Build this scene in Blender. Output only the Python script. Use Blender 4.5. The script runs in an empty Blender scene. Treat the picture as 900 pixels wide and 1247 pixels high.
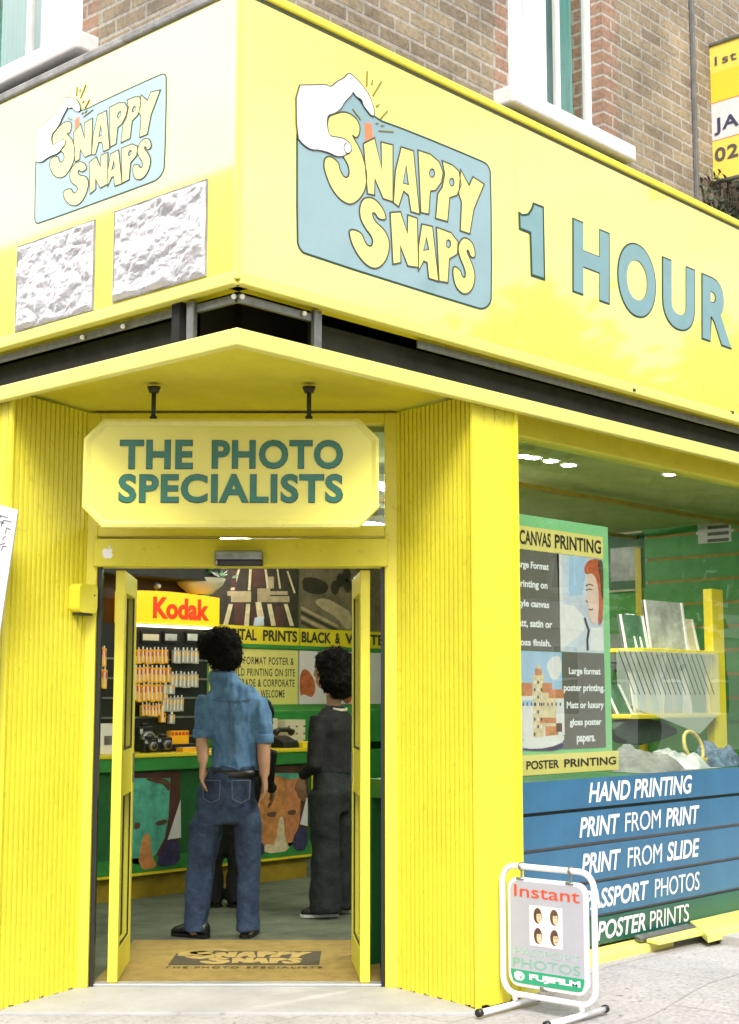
import bpy, math, random
import numpy as np
from mathutils import Vector, Matrix, noise
from mathutils.geometry import tessellate_polygon
random.seed(7)
SC = bpy.context.scene
COL = SC.collection

# ------------------------------------------------------------------ camera, sky, sun, exposure
CAMP = np.array([-3.961, -4.352, 1.45])
FPX, PX0, PY0 = 1786.0, 450.0, 623.5            # focal length and centre in photo pixels (900 x 1247)
PITCH = math.atan2(848 - PY0, FPX)
HEAD = math.radians(42.4)                        # world x runs along the right facade, y along the left one
cam_d = bpy.data.cameras.new('camera'); cam = bpy.data.objects.new('camera', cam_d); COL.objects.link(cam)
cam.location = CAMP
cam_d.sensor_fit = 'VERTICAL'; cam_d.sensor_height = 24.0; cam_d.lens = 24.0 * FPX / 1247.0
cam_d.clip_start = 0.05; cam_d.clip_end = 800
cam.rotation_euler = (math.pi / 2 + PITCH, 0, -(math.pi / 2 - HEAD))
SC.camera = cam

SUN_EL, SUN_AZ = 44.0, 224.0                     # degrees; azimuth measured clockwise from +y
world = bpy.data.worlds.new('World'); SC.world = world; world.use_nodes = True
wn, wl = world.node_tree.nodes, world.node_tree.links
bg = wn['Background']
sky = wn.new('ShaderNodeTexSky'); sky.sky_type = 'NISHITA'; sky.sun_disc = False
sky.sun_elevation = math.radians(SUN_EL); sky.sun_rotation = math.radians(SUN_AZ)
sky.air_density = 1.0; sky.dust_density = 6.0; sky.ozone_density = 1.0
hs = wn.new('ShaderNodeHueSaturation'); hs.inputs['Saturation'].default_value = 0.22   # overcast: the cloud deck is nearly grey
wl.new(sky.outputs[0], hs.inputs['Color'])
# uneven white cloud deck over the clear sky
ctc = wn.new('ShaderNodeTexCoord'); cmp_ = wn.new('ShaderNodeMapping'); cmp_.inputs['Scale'].default_value = (1, 1, 2.2); cmp_.inputs['Location'].default_value = (.35, 0, .2)
cno = wn.new('ShaderNodeTexNoise'); cno.inputs['Scale'].default_value = 2.1; cno.inputs['Detail'].default_value = 7; cno.inputs['Roughness'].default_value = .55
crm = wn.new('ShaderNodeMapRange'); crm.inputs['From Min'].default_value = .34; crm.inputs['From Max'].default_value = .66; crm.inputs['To Min'].default_value = 1.8; crm.inputs['To Max'].default_value = 10.5
cco = wn.new('ShaderNodeCombineXYZ'); cmx = wn.new('ShaderNodeMixRGB'); cmx.inputs['Fac'].default_value = .8
wl.new(ctc.outputs['Generated'], cmp_.inputs['Vector']); wl.new(cmp_.outputs[0], cno.inputs['Vector']); wl.new(cno.outputs['Fac'], crm.inputs['Value'])
# the thin bright part of the deck, high beyond the side street
cdt = wn.new('ShaderNodeVectorMath'); cdt.operation = 'DOT_PRODUCT'; cdt.inputs[1].default_value = Vector((-.56, .73, .42)).normalized()
cbr = wn.new('ShaderNodeMapRange'); cbr.interpolation_type = 'SMOOTHSTEP'; cbr.inputs['From Min'].default_value = .80; cbr.inputs['From Max'].default_value = .985; cbr.inputs['To Min'].default_value = 0; cbr.inputs['To Max'].default_value = 8
cad = wn.new('ShaderNodeMath'); cad.operation = 'ADD'
wl.new(ctc.outputs['Generated'], cdt.inputs[0]); wl.new(cdt.outputs['Value'], cbr.inputs['Value']); wl.new(crm.outputs[0], cad.inputs[0]); wl.new(cbr.outputs[0], cad.inputs[1])
for k in range(3): wl.new(cad.outputs[0], cco.inputs[k])
wl.new(hs.outputs[0], cmx.inputs['Color1']); wl.new(cco.outputs[0], cmx.inputs['Color2']); wl.new(cmx.outputs[0], bg.inputs['Color'])
bg.inputs['Strength'].default_value = 0.15
sun_d = bpy.data.lights.new('sun', 'SUN'); sun = bpy.data.objects.new('sun', sun_d); COL.objects.link(sun)
sun_d.energy = 1.65; sun_d.angle = math.radians(22); sun_d.color = (1, .96, .9)
_az, _el = math.radians(SUN_AZ), math.radians(SUN_EL)
sdir = Vector((math.sin(_az) * math.cos(_el), math.cos(_az) * math.cos(_el), math.sin(_el)))
sun.rotation_euler = sdir.to_track_quat('Z', 'Y').to_euler(); sun.location = (-6, -12, 20)
SC.view_settings.view_transform = 'Standard'; SC.view_settings.look = 'None'
SC.view_settings.gamma = 1.0; SC.view_settings.exposure = 1.14
SC.render.engine = 'CYCLES'
SC.cycles.use_denoising = True
SC.cycles.max_bounces = 8; SC.cycles.transparent_max_bounces = 16
SC.cycles.caustics_reflective = False; SC.cycles.caustics_refractive = False
SC.cycles.sample_clamp_indirect = 6.0

# ------------------------------------------------------------------ where a photo pixel meets a real plane
_A = HEAD
_UX = np.array([math.sin(_A), math.cos(_A)]); _UY = np.array([-math.cos(_A), math.sin(_A)])
E_ = np.array([math.sin(_A), -math.cos(_A)])     # along the doorway, to the right
N_ = np.array([math.cos(_A), math.sin(_A)])      # into the doorway
def ray(px, py):
    a = (px - PX0) / FPX; v = (PY0 - py) / FPX
    d = np.array([a, math.cos(PITCH) - math.sin(PITCH) * v])
    return np.array([d @ _UX, d @ _UY, math.sin(PITCH) + math.cos(PITCH) * v])
def onY(px, py, y):                              # plane y = const -> (x, z)
    r = ray(px, py); t = (y - CAMP[1]) / r[1]; p = CAMP + t * r; return (p[0], p[2])
def onX(px, py, x):                              # plane x = const -> (-y, z)
    r = ray(px, py); t = (x - CAMP[0]) / r[0]; p = CAMP + t * r; return (-p[1], p[2])
def onZ(px, py, z):
    r = ray(px, py); t = (z - CAMP[2]) / r[2]; p = CAMP + t * r; return (p[0], p[1])
def onE(px, py, d):                              # plane parallel to the doorway -> (s, z)
    r = ray(px, py); t = (d - CAMP[:2] @ N_) / (r[:2] @ N_); p = CAMP + t * r; return (p[:2] @ E_, p[2])
def PY(y): return lambda u, v, w=0.0: (u, y - w, v)
def PX(x): return lambda u, v, w=0.0: (x - w, -u, v)
def PE(d): return lambda u, v, w=0.0: (u * E_[0] + (d - w) * N_[0], u * E_[1] + (d - w) * N_[1], v)
def PZ(z): return lambda u, v, w=0.0: (u, v, z + w)
def PEZ(z): return lambda u, v, w=0.0: (u * E_[0] + v * N_[0], u * E_[1] + v * N_[1], z + w)
def EW(s, d, z): return (s * E_[0] + d * N_[0], s * E_[1] + d * N_[1], z)

# ------------------------------------------------------------------ materials
MATS = {}
def mat(name, col, rough=.5, metal=0., var=0., vscale=6., bump=0., bscale=60., coat=0., spec=.5, emit=0., vec=None, col2=None, dirt=0., stretch=(1, 1, 1)):
    m = bpy.data.materials.new(name); m.use_nodes = True; MATS[name] = m
    n, l = m.node_tree.nodes, m.node_tree.links
    b = n['Principled BSDF']
    b.inputs['Roughness'].default_value = rough; b.inputs['Metallic'].default_value = metal
    b.inputs['Coat Weight'].default_value = coat; b.inputs['Coat Roughness'].default_value = .06
    b.inputs['Specular IOR Level'].default_value = spec
    c = (*col, 1)
    b.inputs['Base Color'].default_value = c
    tc = n.new('ShaderNodeTexCoord')
    mp = n.new('ShaderNodeMapping'); mp.inputs['Scale'].default_value = stretch
    l.new(tc.outputs['Object'], mp.inputs['Vector'])
    out = None
    if var or col2 or dirt:
        t = n.new('ShaderNodeTexNoise'); t.inputs['Scale'].default_value = vscale; t.inputs['Detail'].default_value = 8
        t.inputs['Roughness'].default_value = .65
        l.new(mp.outputs[0], t.inputs['Vector'])
        r = n.new('ShaderNodeValToRGB'); r.color_ramp.elements[0].position = .35; r.color_ramp.elements[1].position = .68
        c2 = col2 if col2 else tuple(x * (1 - var) for x in col)
        r.color_ramp.elements[0].color = (*c2, 1); r.color_ramp.elements[1].color = (*[min(1, x * (1 + var * .4)) for x in col], 1)
        l.new(t.outputs['Fac'], r.inputs['Fac']); out = r.outputs['Color']
        if dirt:
            t2 = n.new('ShaderNodeTexNoise'); t2.inputs['Scale'].default_value = vscale * 7; t2.inputs['Detail'].default_value = 6
            l.new(mp.outputs[0], t2.inputs['Vector'])
            r2 = n.new('ShaderNodeValToRGB'); r2.color_ramp.elements[0].position = .64; r2.color_ramp.elements[1].position = .70
            r2.color_ramp.elements[0].color = (0, 0, 0, 1); r2.color_ramp.elements[1].color = (dirt, dirt, dirt, 1)
            l.new(t2.outputs['Fac'], r2.inputs['Fac'])
            mx = n.new('ShaderNodeMixRGB'); mx.inputs['Color2'].default_value = (.10, .085, .05, 1)
            l.new(r2.outputs['Color'], mx.inputs['Fac']); l.new(out, mx.inputs['Color1']); out = mx.outputs['Color']
        l.new(out, b.inputs['Base Color'])
        rr = n.new('ShaderNodeMapRange'); rr.inputs['To Min'].default_value = min(1, rough * 1.25); rr.inputs['To Max'].default_value = rough * .8
        l.new(t.outputs['Fac'], rr.inputs['Value']); l.new(rr.outputs[0], b.inputs['Roughness'])
    if bump:
        t3 = n.new('ShaderNodeTexNoise'); t3.inputs['Scale'].default_value = bscale; t3.inputs['Detail'].default_value = 5
        l.new(mp.outputs[0], t3.inputs['Vector'])
        bp = n.new('ShaderNodeBump'); bp.inputs['Strength'].default_value = bump; bp.inputs['Distance'].default_value = .01
        l.new(t3.outputs['Fac'], bp.inputs['Height']); l.new(bp.outputs[0], b.inputs['Normal'])
    if emit:
        b.inputs['Emission Color'].default_value = c; b.inputs['Emission Strength'].default_value = emit
        if out: l.new(out, b.inputs['Emission Color'])
    return m
def brick_mat(name, c1, c2, mortar, bw=.225, bh=.075, ms=.010, rough=.85, bumpd=.006, floor=False, tint=.5, off=.5):
    m = bpy.data.materials.new(name); m.use_nodes = True; MATS[name] = m
    n, l = m.node_tree.nodes, m.node_tree.links; b = n['Principled BSDF']
    tc = n.new('ShaderNodeTexCoord'); sp = n.new('ShaderNodeSeparateXYZ'); cb = n.new('ShaderNodeCombineXYZ')
    l.new(tc.outputs['Object'], sp.inputs[0])
    if floor:
        l.new(sp.outputs['X'], cb.inputs['X']); l.new(sp.outputs['Y'], cb.inputs['Y'])
    else:
        ad = n.new('ShaderNodeMath'); ad.operation = 'ADD'
        l.new(sp.outputs['X'], ad.inputs[0]); l.new(sp.outputs['Y'], ad.inputs[1])
        l.new(ad.outputs[0], cb.inputs['X']); l.new(sp.outputs['Z'], cb.inputs['Y'])
    bt = n.new('ShaderNodeTexBrick'); bt.inputs['Scale'].default_value = 1; bt.offset = off
    bt.inputs['Brick Width'].default_value = bw; bt.inputs['Row Height'].default_value = bh; bt.inputs['Mortar Size'].default_value = ms
    bt.inputs['Mortar Smooth'].default_value = .3; bt.inputs['Bias'].default_value = 0
    bt.inputs['Color1'].default_value = (*c1, 1); bt.inputs['Color2'].default_value = (*c2, 1); bt.inputs['Mortar'].default_value = (*mortar, 1)
    l.new(cb.outputs[0], bt.inputs['Vector'])
    t = n.new('ShaderNodeTexNoise'); t.inputs['Scale'].default_value = 2.2 if not floor else 1.3; t.inputs['Detail'].default_value = 10; t.inputs['Roughness'].default_value = .7
    l.new(tc.outputs['Object'], t.inputs['Vector'])
    r = n.new('ShaderNodeValToRGB'); r.color_ramp.elements[0].position = .3; r.color_ramp.elements[1].position = .7
    r.color_ramp.elements[0].color = (1 - tint,) * 3 + (1,); r.color_ramp.elements[1].color = (1.15, 1.12, 1.1, 1)
    l.new(t.outputs['Fac'], r.inputs['Fac'])
    mx = n.new('ShaderNodeMixRGB'); mx.blend_type = 'MULTIPLY'; mx.inputs['Fac'].default_value = 1
    l.new(bt.outputs['Color'], mx.inputs['Color1']); l.new(r.outputs['Color'], mx.inputs['Color2'])
    t2 = n.new('ShaderNodeTexNoise'); t2.inputs['Scale'].default_value = 45; t2.inputs['Detail'].default_value = 6
    l.new(tc.outputs['Object'], t2.inputs['Vector'])
    r2 = n.new('ShaderNodeValToRGB'); r2.color_ramp.elements[0].position = .3; r2.color_ramp.elements[1].position = .6
    r2.color_ramp.elements[0].color = (.72, .72, .72, 1); r2.color_ramp.elements[1].color = (1, 1, 1, 1)
    l.new(t2.outputs['Fac'], r2.inputs['Fac'])
    mx2 = n.new('ShaderNodeMixRGB'); mx2.blend_type = 'MULTIPLY'; mx2.inputs['Fac'].default_value = 1
    l.new(mx.outputs[0], mx2.inputs['Color1']); l.new(r2.outputs['Color'], mx2.inputs['Color2'])
    outc = mx2.outputs[0]
    if floor:                                      # gum spots, damp stains and grit
        for sc_, lo, hi, cc, amt in ((26, .66, .69, (.16, .155, .15, 1), .75), (2.6, .52, .72, (.22, .205, .19, 1), .45), (110, .62, .70, (.14, .13, .12, 1), .45)):
            t4 = n.new('ShaderNodeTexNoise'); t4.inputs['Scale'].default_value = sc_; t4.inputs['Detail'].default_value = 4 if sc_ > 20 else 9
            l.new(tc.outputs['Object'], t4.inputs['Vector'])
            r4 = n.new('ShaderNodeMapRange'); r4.inputs['From Min'].default_value = lo; r4.inputs['From Max'].default_value = hi; r4.inputs['To Max'].default_value = amt
            l.new(t4.outputs['Fac'], r4.inputs['Value'])
            m4 = n.new('ShaderNodeMixRGB'); m4.inputs['Color2'].default_value = cc
            l.new(r4.outputs[0], m4.inputs['Fac']); l.new(outc, m4.inputs['Color1']); outc = m4.outputs[0]
    l.new(outc, b.inputs['Base Color']); b.inputs['Roughness'].default_value = rough
    ma = n.new('ShaderNodeMath'); ma.operation = 'MULTIPLY_ADD'; ma.inputs[1].default_value = -1.0
    l.new(bt.outputs['Fac'], ma.inputs[0]); l.new(t2.outputs['Fac'], ma.inputs[2])
    bp = n.new('ShaderNodeBump'); bp.inputs['Strength'].default_value = .7; bp.inputs['Distance'].default_value = bumpd
    l.new(ma.outputs[0], bp.inputs['Height']); l.new(bp.outputs[0], b.inputs['Normal'])
    return m
def glass_mat(name, tint=(.86, .93, .88), refl=1.0, ior=1.5, wob=0.0):
    m = bpy.data.materials.new(name); m.use_nodes = True; MATS[name] = m
    n, l = m.node_tree.nodes, m.node_tree.links
    n.remove(n['Principled BSDF']); o = n['Material Output']
    tr = n.new('ShaderNodeBsdfTransparent'); tr.inputs[0].default_value = (*tint, 1)
    gl = n.new('ShaderNodeBsdfGlossy'); gl.inputs['Roughness'].default_value = .004; gl.inputs[0].default_value = (refl,) * 3 + (1,)
    fr = n.new('ShaderNodeFresnel'); ge = n.new('ShaderNodeNewGeometry')
    io = n.new('ShaderNodeMapRange'); io.inputs['To Min'].default_value = ior; io.inputs['To Max'].default_value = 1 / ior   # a thin pane: the same from both sides
    l.new(ge.outputs['Backfacing'], io.inputs['Value']); l.new(io.outputs[0], fr.inputs['IOR'])
    mx = n.new('ShaderNodeMixShader')
    l.new(fr.outputs[0], mx.inputs[0]); l.new(tr.outputs[0], mx.inputs[1]); l.new(gl.outputs[0], mx.inputs[2]); l.new(mx.outputs[0], o.inputs[0])
    if wob:
        tc = n.new('ShaderNodeTexCoord'); t = n.new('ShaderNodeTexNoise'); t.inputs['Scale'].default_value = 1.5
        l.new(tc.outputs['Object'], t.inputs['Vector'])
        bp = n.new('ShaderNodeBump'); bp.inputs['Strength'].default_value = wob; bp.inputs['Distance'].default_value = .05
        l.new(t.outputs['Fac'], bp.inputs['Height']); l.new(bp.outputs[0], gl.inputs['Normal'])
    return m

Y_PAINT = (.80, .718, .05)
mat('yellow_paint', Y_PAINT, .42, var=.10, vscale=3, bump=.12, bscale=25, dirt=.16, spec=.45)
mat('yellow_trim', (.82, .738, .06), .38, var=.07, vscale=5, bump=.08, bscale=30, dirt=.14)
mat('pale_yellow_trim', (.84, .785, .20), .32, var=.08, vscale=7, bump=.06, bscale=30, dirt=.2)
mat('yellow_acrylic', (.86, .785, .13), .22, var=.03, vscale=1.2, bump=.010, bscale=1.3, coat=1.0, spec=.6); MATS['yellow_acrylic'].node_tree.nodes['Principled BSDF'].inputs['Coat IOR'].default_value = 1.95; MATS['yellow_acrylic'].node_tree.nodes['Principled BSDF'].inputs['Coat Roughness'].default_value = .045
mat('sign_yellow', (.86, .79, .13), .3, var=.03, vscale=3)
mat('teal', (.215, .37, .40), .18, var=.06, vscale=4, coat=1)
mat('teal_letter', (.20, .36, .385), .3, var=.08, vscale=8)
mat('green_letter', (.018, .17, .105), .4, var=.10, vscale=14)
mat('dark_green', (.012, .05, .035), .4)
mat('olive_line', (.22, .19, .02), .4)
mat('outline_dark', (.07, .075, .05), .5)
mat('letter_yellow', (.86, .785, .15), .16, var=.03, vscale=3, coat=1)
mat('white_ink', (.80, .79, .80), .25, coat=1)
for _k in ('teal', 'letter_yellow', 'white_ink'):      # printed on the same glossy sheet as the panel
    MATS[_k].node_tree.nodes['Principled BSDF'].inputs['Coat IOR'].default_value = 1.6; MATS[_k].node_tree.nodes['Principled BSDF'].inputs['Coat Roughness'].default_value = .05
mat('orange_ink', (.80, .22, .08), .35)
mat('foil', (.70, .675, .70), .26, metal=.3, var=.06, vscale=9, bump=.10, bscale=40)
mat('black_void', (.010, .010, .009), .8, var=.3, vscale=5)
mat('dark_panel', (.022, .024, .022), .6, var=.4, vscale=6)
mat('grey_metal', (.28, .29, .28), .4, metal=.8, var=.25, vscale=20)
mat('dark_metal', (.06, .058, .05), .5, metal=.5, var=.3, vscale=30)
mat('white_bulb', (.85, .85, .82), .2)
brick_mat('stock_brick', (.42, .34, .225), (.28, .225, .155), (.45, .42, .36))
brick_mat('red_brick', (.42, .26, .175), (.37, .23, .16), (.52, .47, .40))
mat('concrete_ledge', (.34, .33, .32), .85, var=.4, vscale=6, bump=.4, bscale=60, dirt=.4)
mat('white_paint', (.80, .79, .78), .4, var=.06, vscale=6, bump=.08, bscale=30, dirt=.12)
mat('white_sill', (.72, .69, .68), .6, var=.12, vscale=8, bump=.2, bscale=50, dirt=.2)
mat('beige_blind', (.42, .37, .31), .8, var=.15, vscale=20, stretch=(1, 1, .05))
mat('teal_curtain', (.06, .30, .27), .8, var=.5, vscale=14, stretch=(1, 1, .04))
mat('dark_room', (.03, .03, .03), .9)
glass_mat('window_glass', (.90, .95, .90), 1.0, 1.95, wob=.03)
glass_mat('door_glass', (.86, .92, .88), 1.0, 1.5)
glass_mat('clear_sheet', (.88, .93, .90), 1.0, 1.45)
mat('hatch_film', (.74, .78, .72), .35)
_n = MATS['hatch_film'].node_tree.nodes; _l = MATS['hatch_film'].node_tree.links
_t = _n.new('ShaderNodeBsdfTransparent'); _m = _n.new('ShaderNodeMixShader'); _m.inputs[0].default_value = .42
_l.new(_t.outputs[0], _m.inputs[1]); _l.new(_n['Principled BSDF'].outputs[0], _m.inputs[2]); _l.new(_m.outputs[0], _n['Material Output'].inputs[0])
brick_mat('paving', (.46, .445, .45), (.435, .422, .427), (.34, .33, .32), bw=.90, bh=.60, ms=.007, rough=.8, bumpd=.004, floor=True, tint=.30)
mat('entrance_stone', (.43, .42, .425), .7, var=.16, vscale=3.5, bump=.15, bscale=60, dirt=.35)
mat('asphalt', (.05, .05, .05), .9, var=.3, vscale=8, bump=.5, bscale=120)
mat('kerb_stone', (.36, .35, .34), .8, var=.25, vscale=9, bump=.2, bscale=60)
mat('threshold', (.62, .62, .60), .35, metal=.5, var=.12, vscale=20)
mat('carpet', (.145, .165, .105), .95, col2=(.065, .082, .052), vscale=3.2, bump=.5, bscale=140, dirt=.4)
mat('coir', (.34, .235, .055), .95, var=.25, vscale=9, bump=.7, bscale=220, dirt=.3)
mat('coir_dark', (.075, .06, .028), .95, var=.4, vscale=60, bump=.5, bscale=220)
mat('coir_pale', (.42, .30, .085), .95, var=.2, vscale=30, bump=.5, bscale=220)
mat('ceiling_paint', (.46, .50, .18), .8, var=.15, vscale=3)
mat('green_paint', (.035, .24, .045), .45, var=.15, vscale=5)
mat('wall_green', (.10, .38, .075), .6, var=.25, vscale=3)
mat('slat_green', (.075, .36, .075), .45, var=.15, vscale=5)
mat('deep_green', (.02, .13, .035), .45, var=.2, vscale=5)
mat('shop_yellow', (.75, .60, .02), .4, var=.10, vscale=7)
mat('ochre', (.42, .28, .02), .5, var=.25, vscale=8)
mat('black_plastic', (.012, .012, .012), .35, var=.3, vscale=10)
mat('black_print', (.018, .017, .016), .5)
mat('lit_yellow', (.95, .50, .008), .3, emit=.40)
mat('lit_red', (.75, .045, .01), .3, emit=.25)
mat('film_yellow', (.90, .46, .012), .35)
mat('film_white', (.75, .72, .66), .4)
mat('film_red', (.62, .06, .02), .4)
mat('film_grey', (.42, .42, .38), .4)
mat('tube_lamp', (1, .97, .9), .3, emit=22); mat('downlight_glow', (1, .97, .9), .3, emit=380); mat('header_tube', (1, .95, .8), .3, emit=1.4)
mat('cream', (.62, .58, .42), .45, var=.06)
mat('sky_print', (.38, .55, .74), .3, var=.12, vscale=7)
mat('haze_print', (.60, .66, .74), .3, var=.25, vscale=5)
mat('skin_print', (.74, .54, .45), .3, var=.12, vscale=14)
mat('hair_print', (.55, .13, .045), .35, var=.5, vscale=26)
mat('brown_print', (.12, .06, .035), .4, var=.4, vscale=12)
mat('grey_print', (.145, .14, .115), .22, var=.1, vscale=3)
mat('terracotta_print', (.62, .24, .10), .35, var=.3, vscale=22)
mat('cream_print', (.72, .60, .36), .35, var=.25, vscale=24)
mat('white_print', (.74, .73, .72), .3, var=.1, vscale=18)
mat('navy_print', (.055, .045, .12), .4, var=.5, vscale=24)
mat('teal_print', (.10, .42, .30), .35, var=.45, vscale=9)
mat('orange_print', (.62, .26, .08), .35, var=.5, vscale=9)
mat('sepia_print', (.20, .15, .085), .4, var=.5, vscale=5)
mat('sepia_dark', (.045, .032, .02), .4, var=.5, vscale=9)
mat('sepia_pale', (.46, .36, .20), .4, var=.3, vscale=9)
mat('plum_print', (.10, .035, .03), .4, var=.4, vscale=10)
mat('poster_yellow', (.78, .68, .20), .35, var=.04)
mat('mint_board', (.24, .58, .25), .35, var=.12, vscale=4)
mat('strip_blue', (.038, .15, .275), .30, var=.16, vscale=4, coat=.15)
mat('strip_green', (.010, .105, .075), .30, var=.16, vscale=4, coat=.15)
mat('text_white', (.82, .83, .84), .35)
mat('silver_board', (.42, .42, .47), .3, var=.05, vscale=5)
mat('white_tube', (.80, .79, .81), .28, var=.05, vscale=16, dirt=.10, coat=.3)
mat('sign_red', (.75, .075, .02), .35)
mat('sign_mint', (.19, .46, .31), .35)
mat('sign_green', (.02, .33, .16), .35)
mat('pale_green', (.36, .55, .44), .35)
mat('photo_card', (.74, .66, .65), .35)
mat('denim', (.036, .064, .130), .85, col2=(.016, .030, .068), vscale=11, bump=.8, bscale=34)
mat('denim_thread', (.09, .11, .16), .8)
mat('chambray', (.115, .24, .43), .8, col2=(.065, .15, .30), vscale=14, bump=.7, bscale=30)
mat('skin', (.46, .245, .15), .5, var=.12, vscale=18, bump=.06, bscale=90)
mat('hair', (.0045, .0035, .003), .7, var=.4, vscale=30, bump=.8, bscale=120, spec=.15)
mat('black_cloth', (.010, .010, .011), .85, var=.4, vscale=12, bump=.6, bscale=40)
mat('black_jeans', (.020, .025, .025), .85, col2=(.008, .011, .011), vscale=9, bump=.8, bscale=34)
mat('leather', (.010, .009, .008), .35, var=.2, vscale=20)
mat('sole_white', (.70, .70, .68), .5)
mat('paper_notice', (.68, .67, .72), .5, var=.12, vscale=9)
mat('ink_grey', (.16, .16, .15), .6, var=.5, vscale=40)
mat('card_brown', (.30, .22, .07), .6, var=.3, vscale=8)
mat('photo_green', (.07, .18, .10), .3, var=.4, vscale=7)
mat('picture_grey', (.50, .53, .50), .35, var=.5, vscale=6)
mat('cloth_grey', (.24, .24, .22), .9, col2=(.10, .11, .10), vscale=7, bump=.8, bscale=20)
mat('cloth_dark', (.025, .05, .03), .9, var=.4, vscale=8, bump=.6, bscale=20)
mat('wool_blue', (.13, .20, .28), .95, col2=(.03, .05, .07), vscale=26, bump=1, bscale=60)
mat('straw', (.52, .42, .11), .7, var=.3, vscale=30)
mat('leaf', (.055, .12, .03), .6, col2=(.03, .075, .02), vscale=1.5)
mat('leaf_dark', (.03, .055, .022), .7, col2=(.06, .075, .04), vscale=9)
mat('bark', (.10, .075, .05), .9, var=.4, vscale=8, bump=.6, bscale=30)
mat('slate', (.09, .09, .10), .7, var=.3, vscale=6)
mat('lead', (.16, .16, .155), .6, var=.3, vscale=12)
mat('estate_yellow', (.84, .68, .12), .35, var=.05, vscale=4)
mat('estate_deep', (.80, .62, .05), .35, var=.04, vscale=4)
mat('estate_ink', (.10, .09, .09), .5)
mat('estate_blue', (.05, .05, .11), .5)

# ------------------------------------------------------------------ mesh collecting
def text_geo(body, offset=.0, extrude=0., spacing=1.0):
    cu = bpy.data.curves.new('t', 'FONT'); cu.body = body; cu.size = 1; cu.offset = offset; cu.space_character = spacing
    cu.resolution_u = 9 if body in ('O', 'U') else 4; cu.extrude = 0
    o = bpy.data.objects.new('t', cu); COL.objects.link(o)
    bpy.context.view_layer.update()
    dg = bpy.context.evaluated_depsgraph_get()
    me = bpy.data.meshes.new_from_object(o.evaluated_get(dg))
    vs = [tuple(v.co) for v in me.vertices]; fs = [tuple(p.vertices) for p in me.polygons]
    bpy.data.objects.remove(o); bpy.data.curves.remove(cu); bpy.data.meshes.remove(me)
    return vs, fs
def chaikin(pts, n=1):
    for _ in range(n):
        q = []
        for i in range(len(pts)):
            a, b = pts[i], pts[(i + 1) % len(pts)]
            q += [(a[0] * .75 + b[0] * .25, a[1] * .75 + b[1] * .25), (a[0] * .25 + b[0] * .75, a[1] * .25 + b[1] * .75)]
        pts = q
    return pts
def rrect(u0, v0, u1, v1, r, n=5):
    out = []
    for cx, cy, a0 in ((u1 - r, v1 - r, 0), (u0 + r, v1 - r, 90), (u0 + r, v0 + r, 180), (u1 - r, v0 + r, 270)):
        for k in range(n + 1):
            a = math.radians(a0 + 90 * k / n); out.append((cx + r * math.cos(a), cy + r * math.sin(a)))
    return out
def ellipse(cx, cy, rx, ry, n=18, a0=0):
    return [(cx + rx * math.cos(2 * math.pi * k / n + a0), cy + ry * math.sin(2 * math.pi * k / n + a0)) for k in range(n)]

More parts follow.
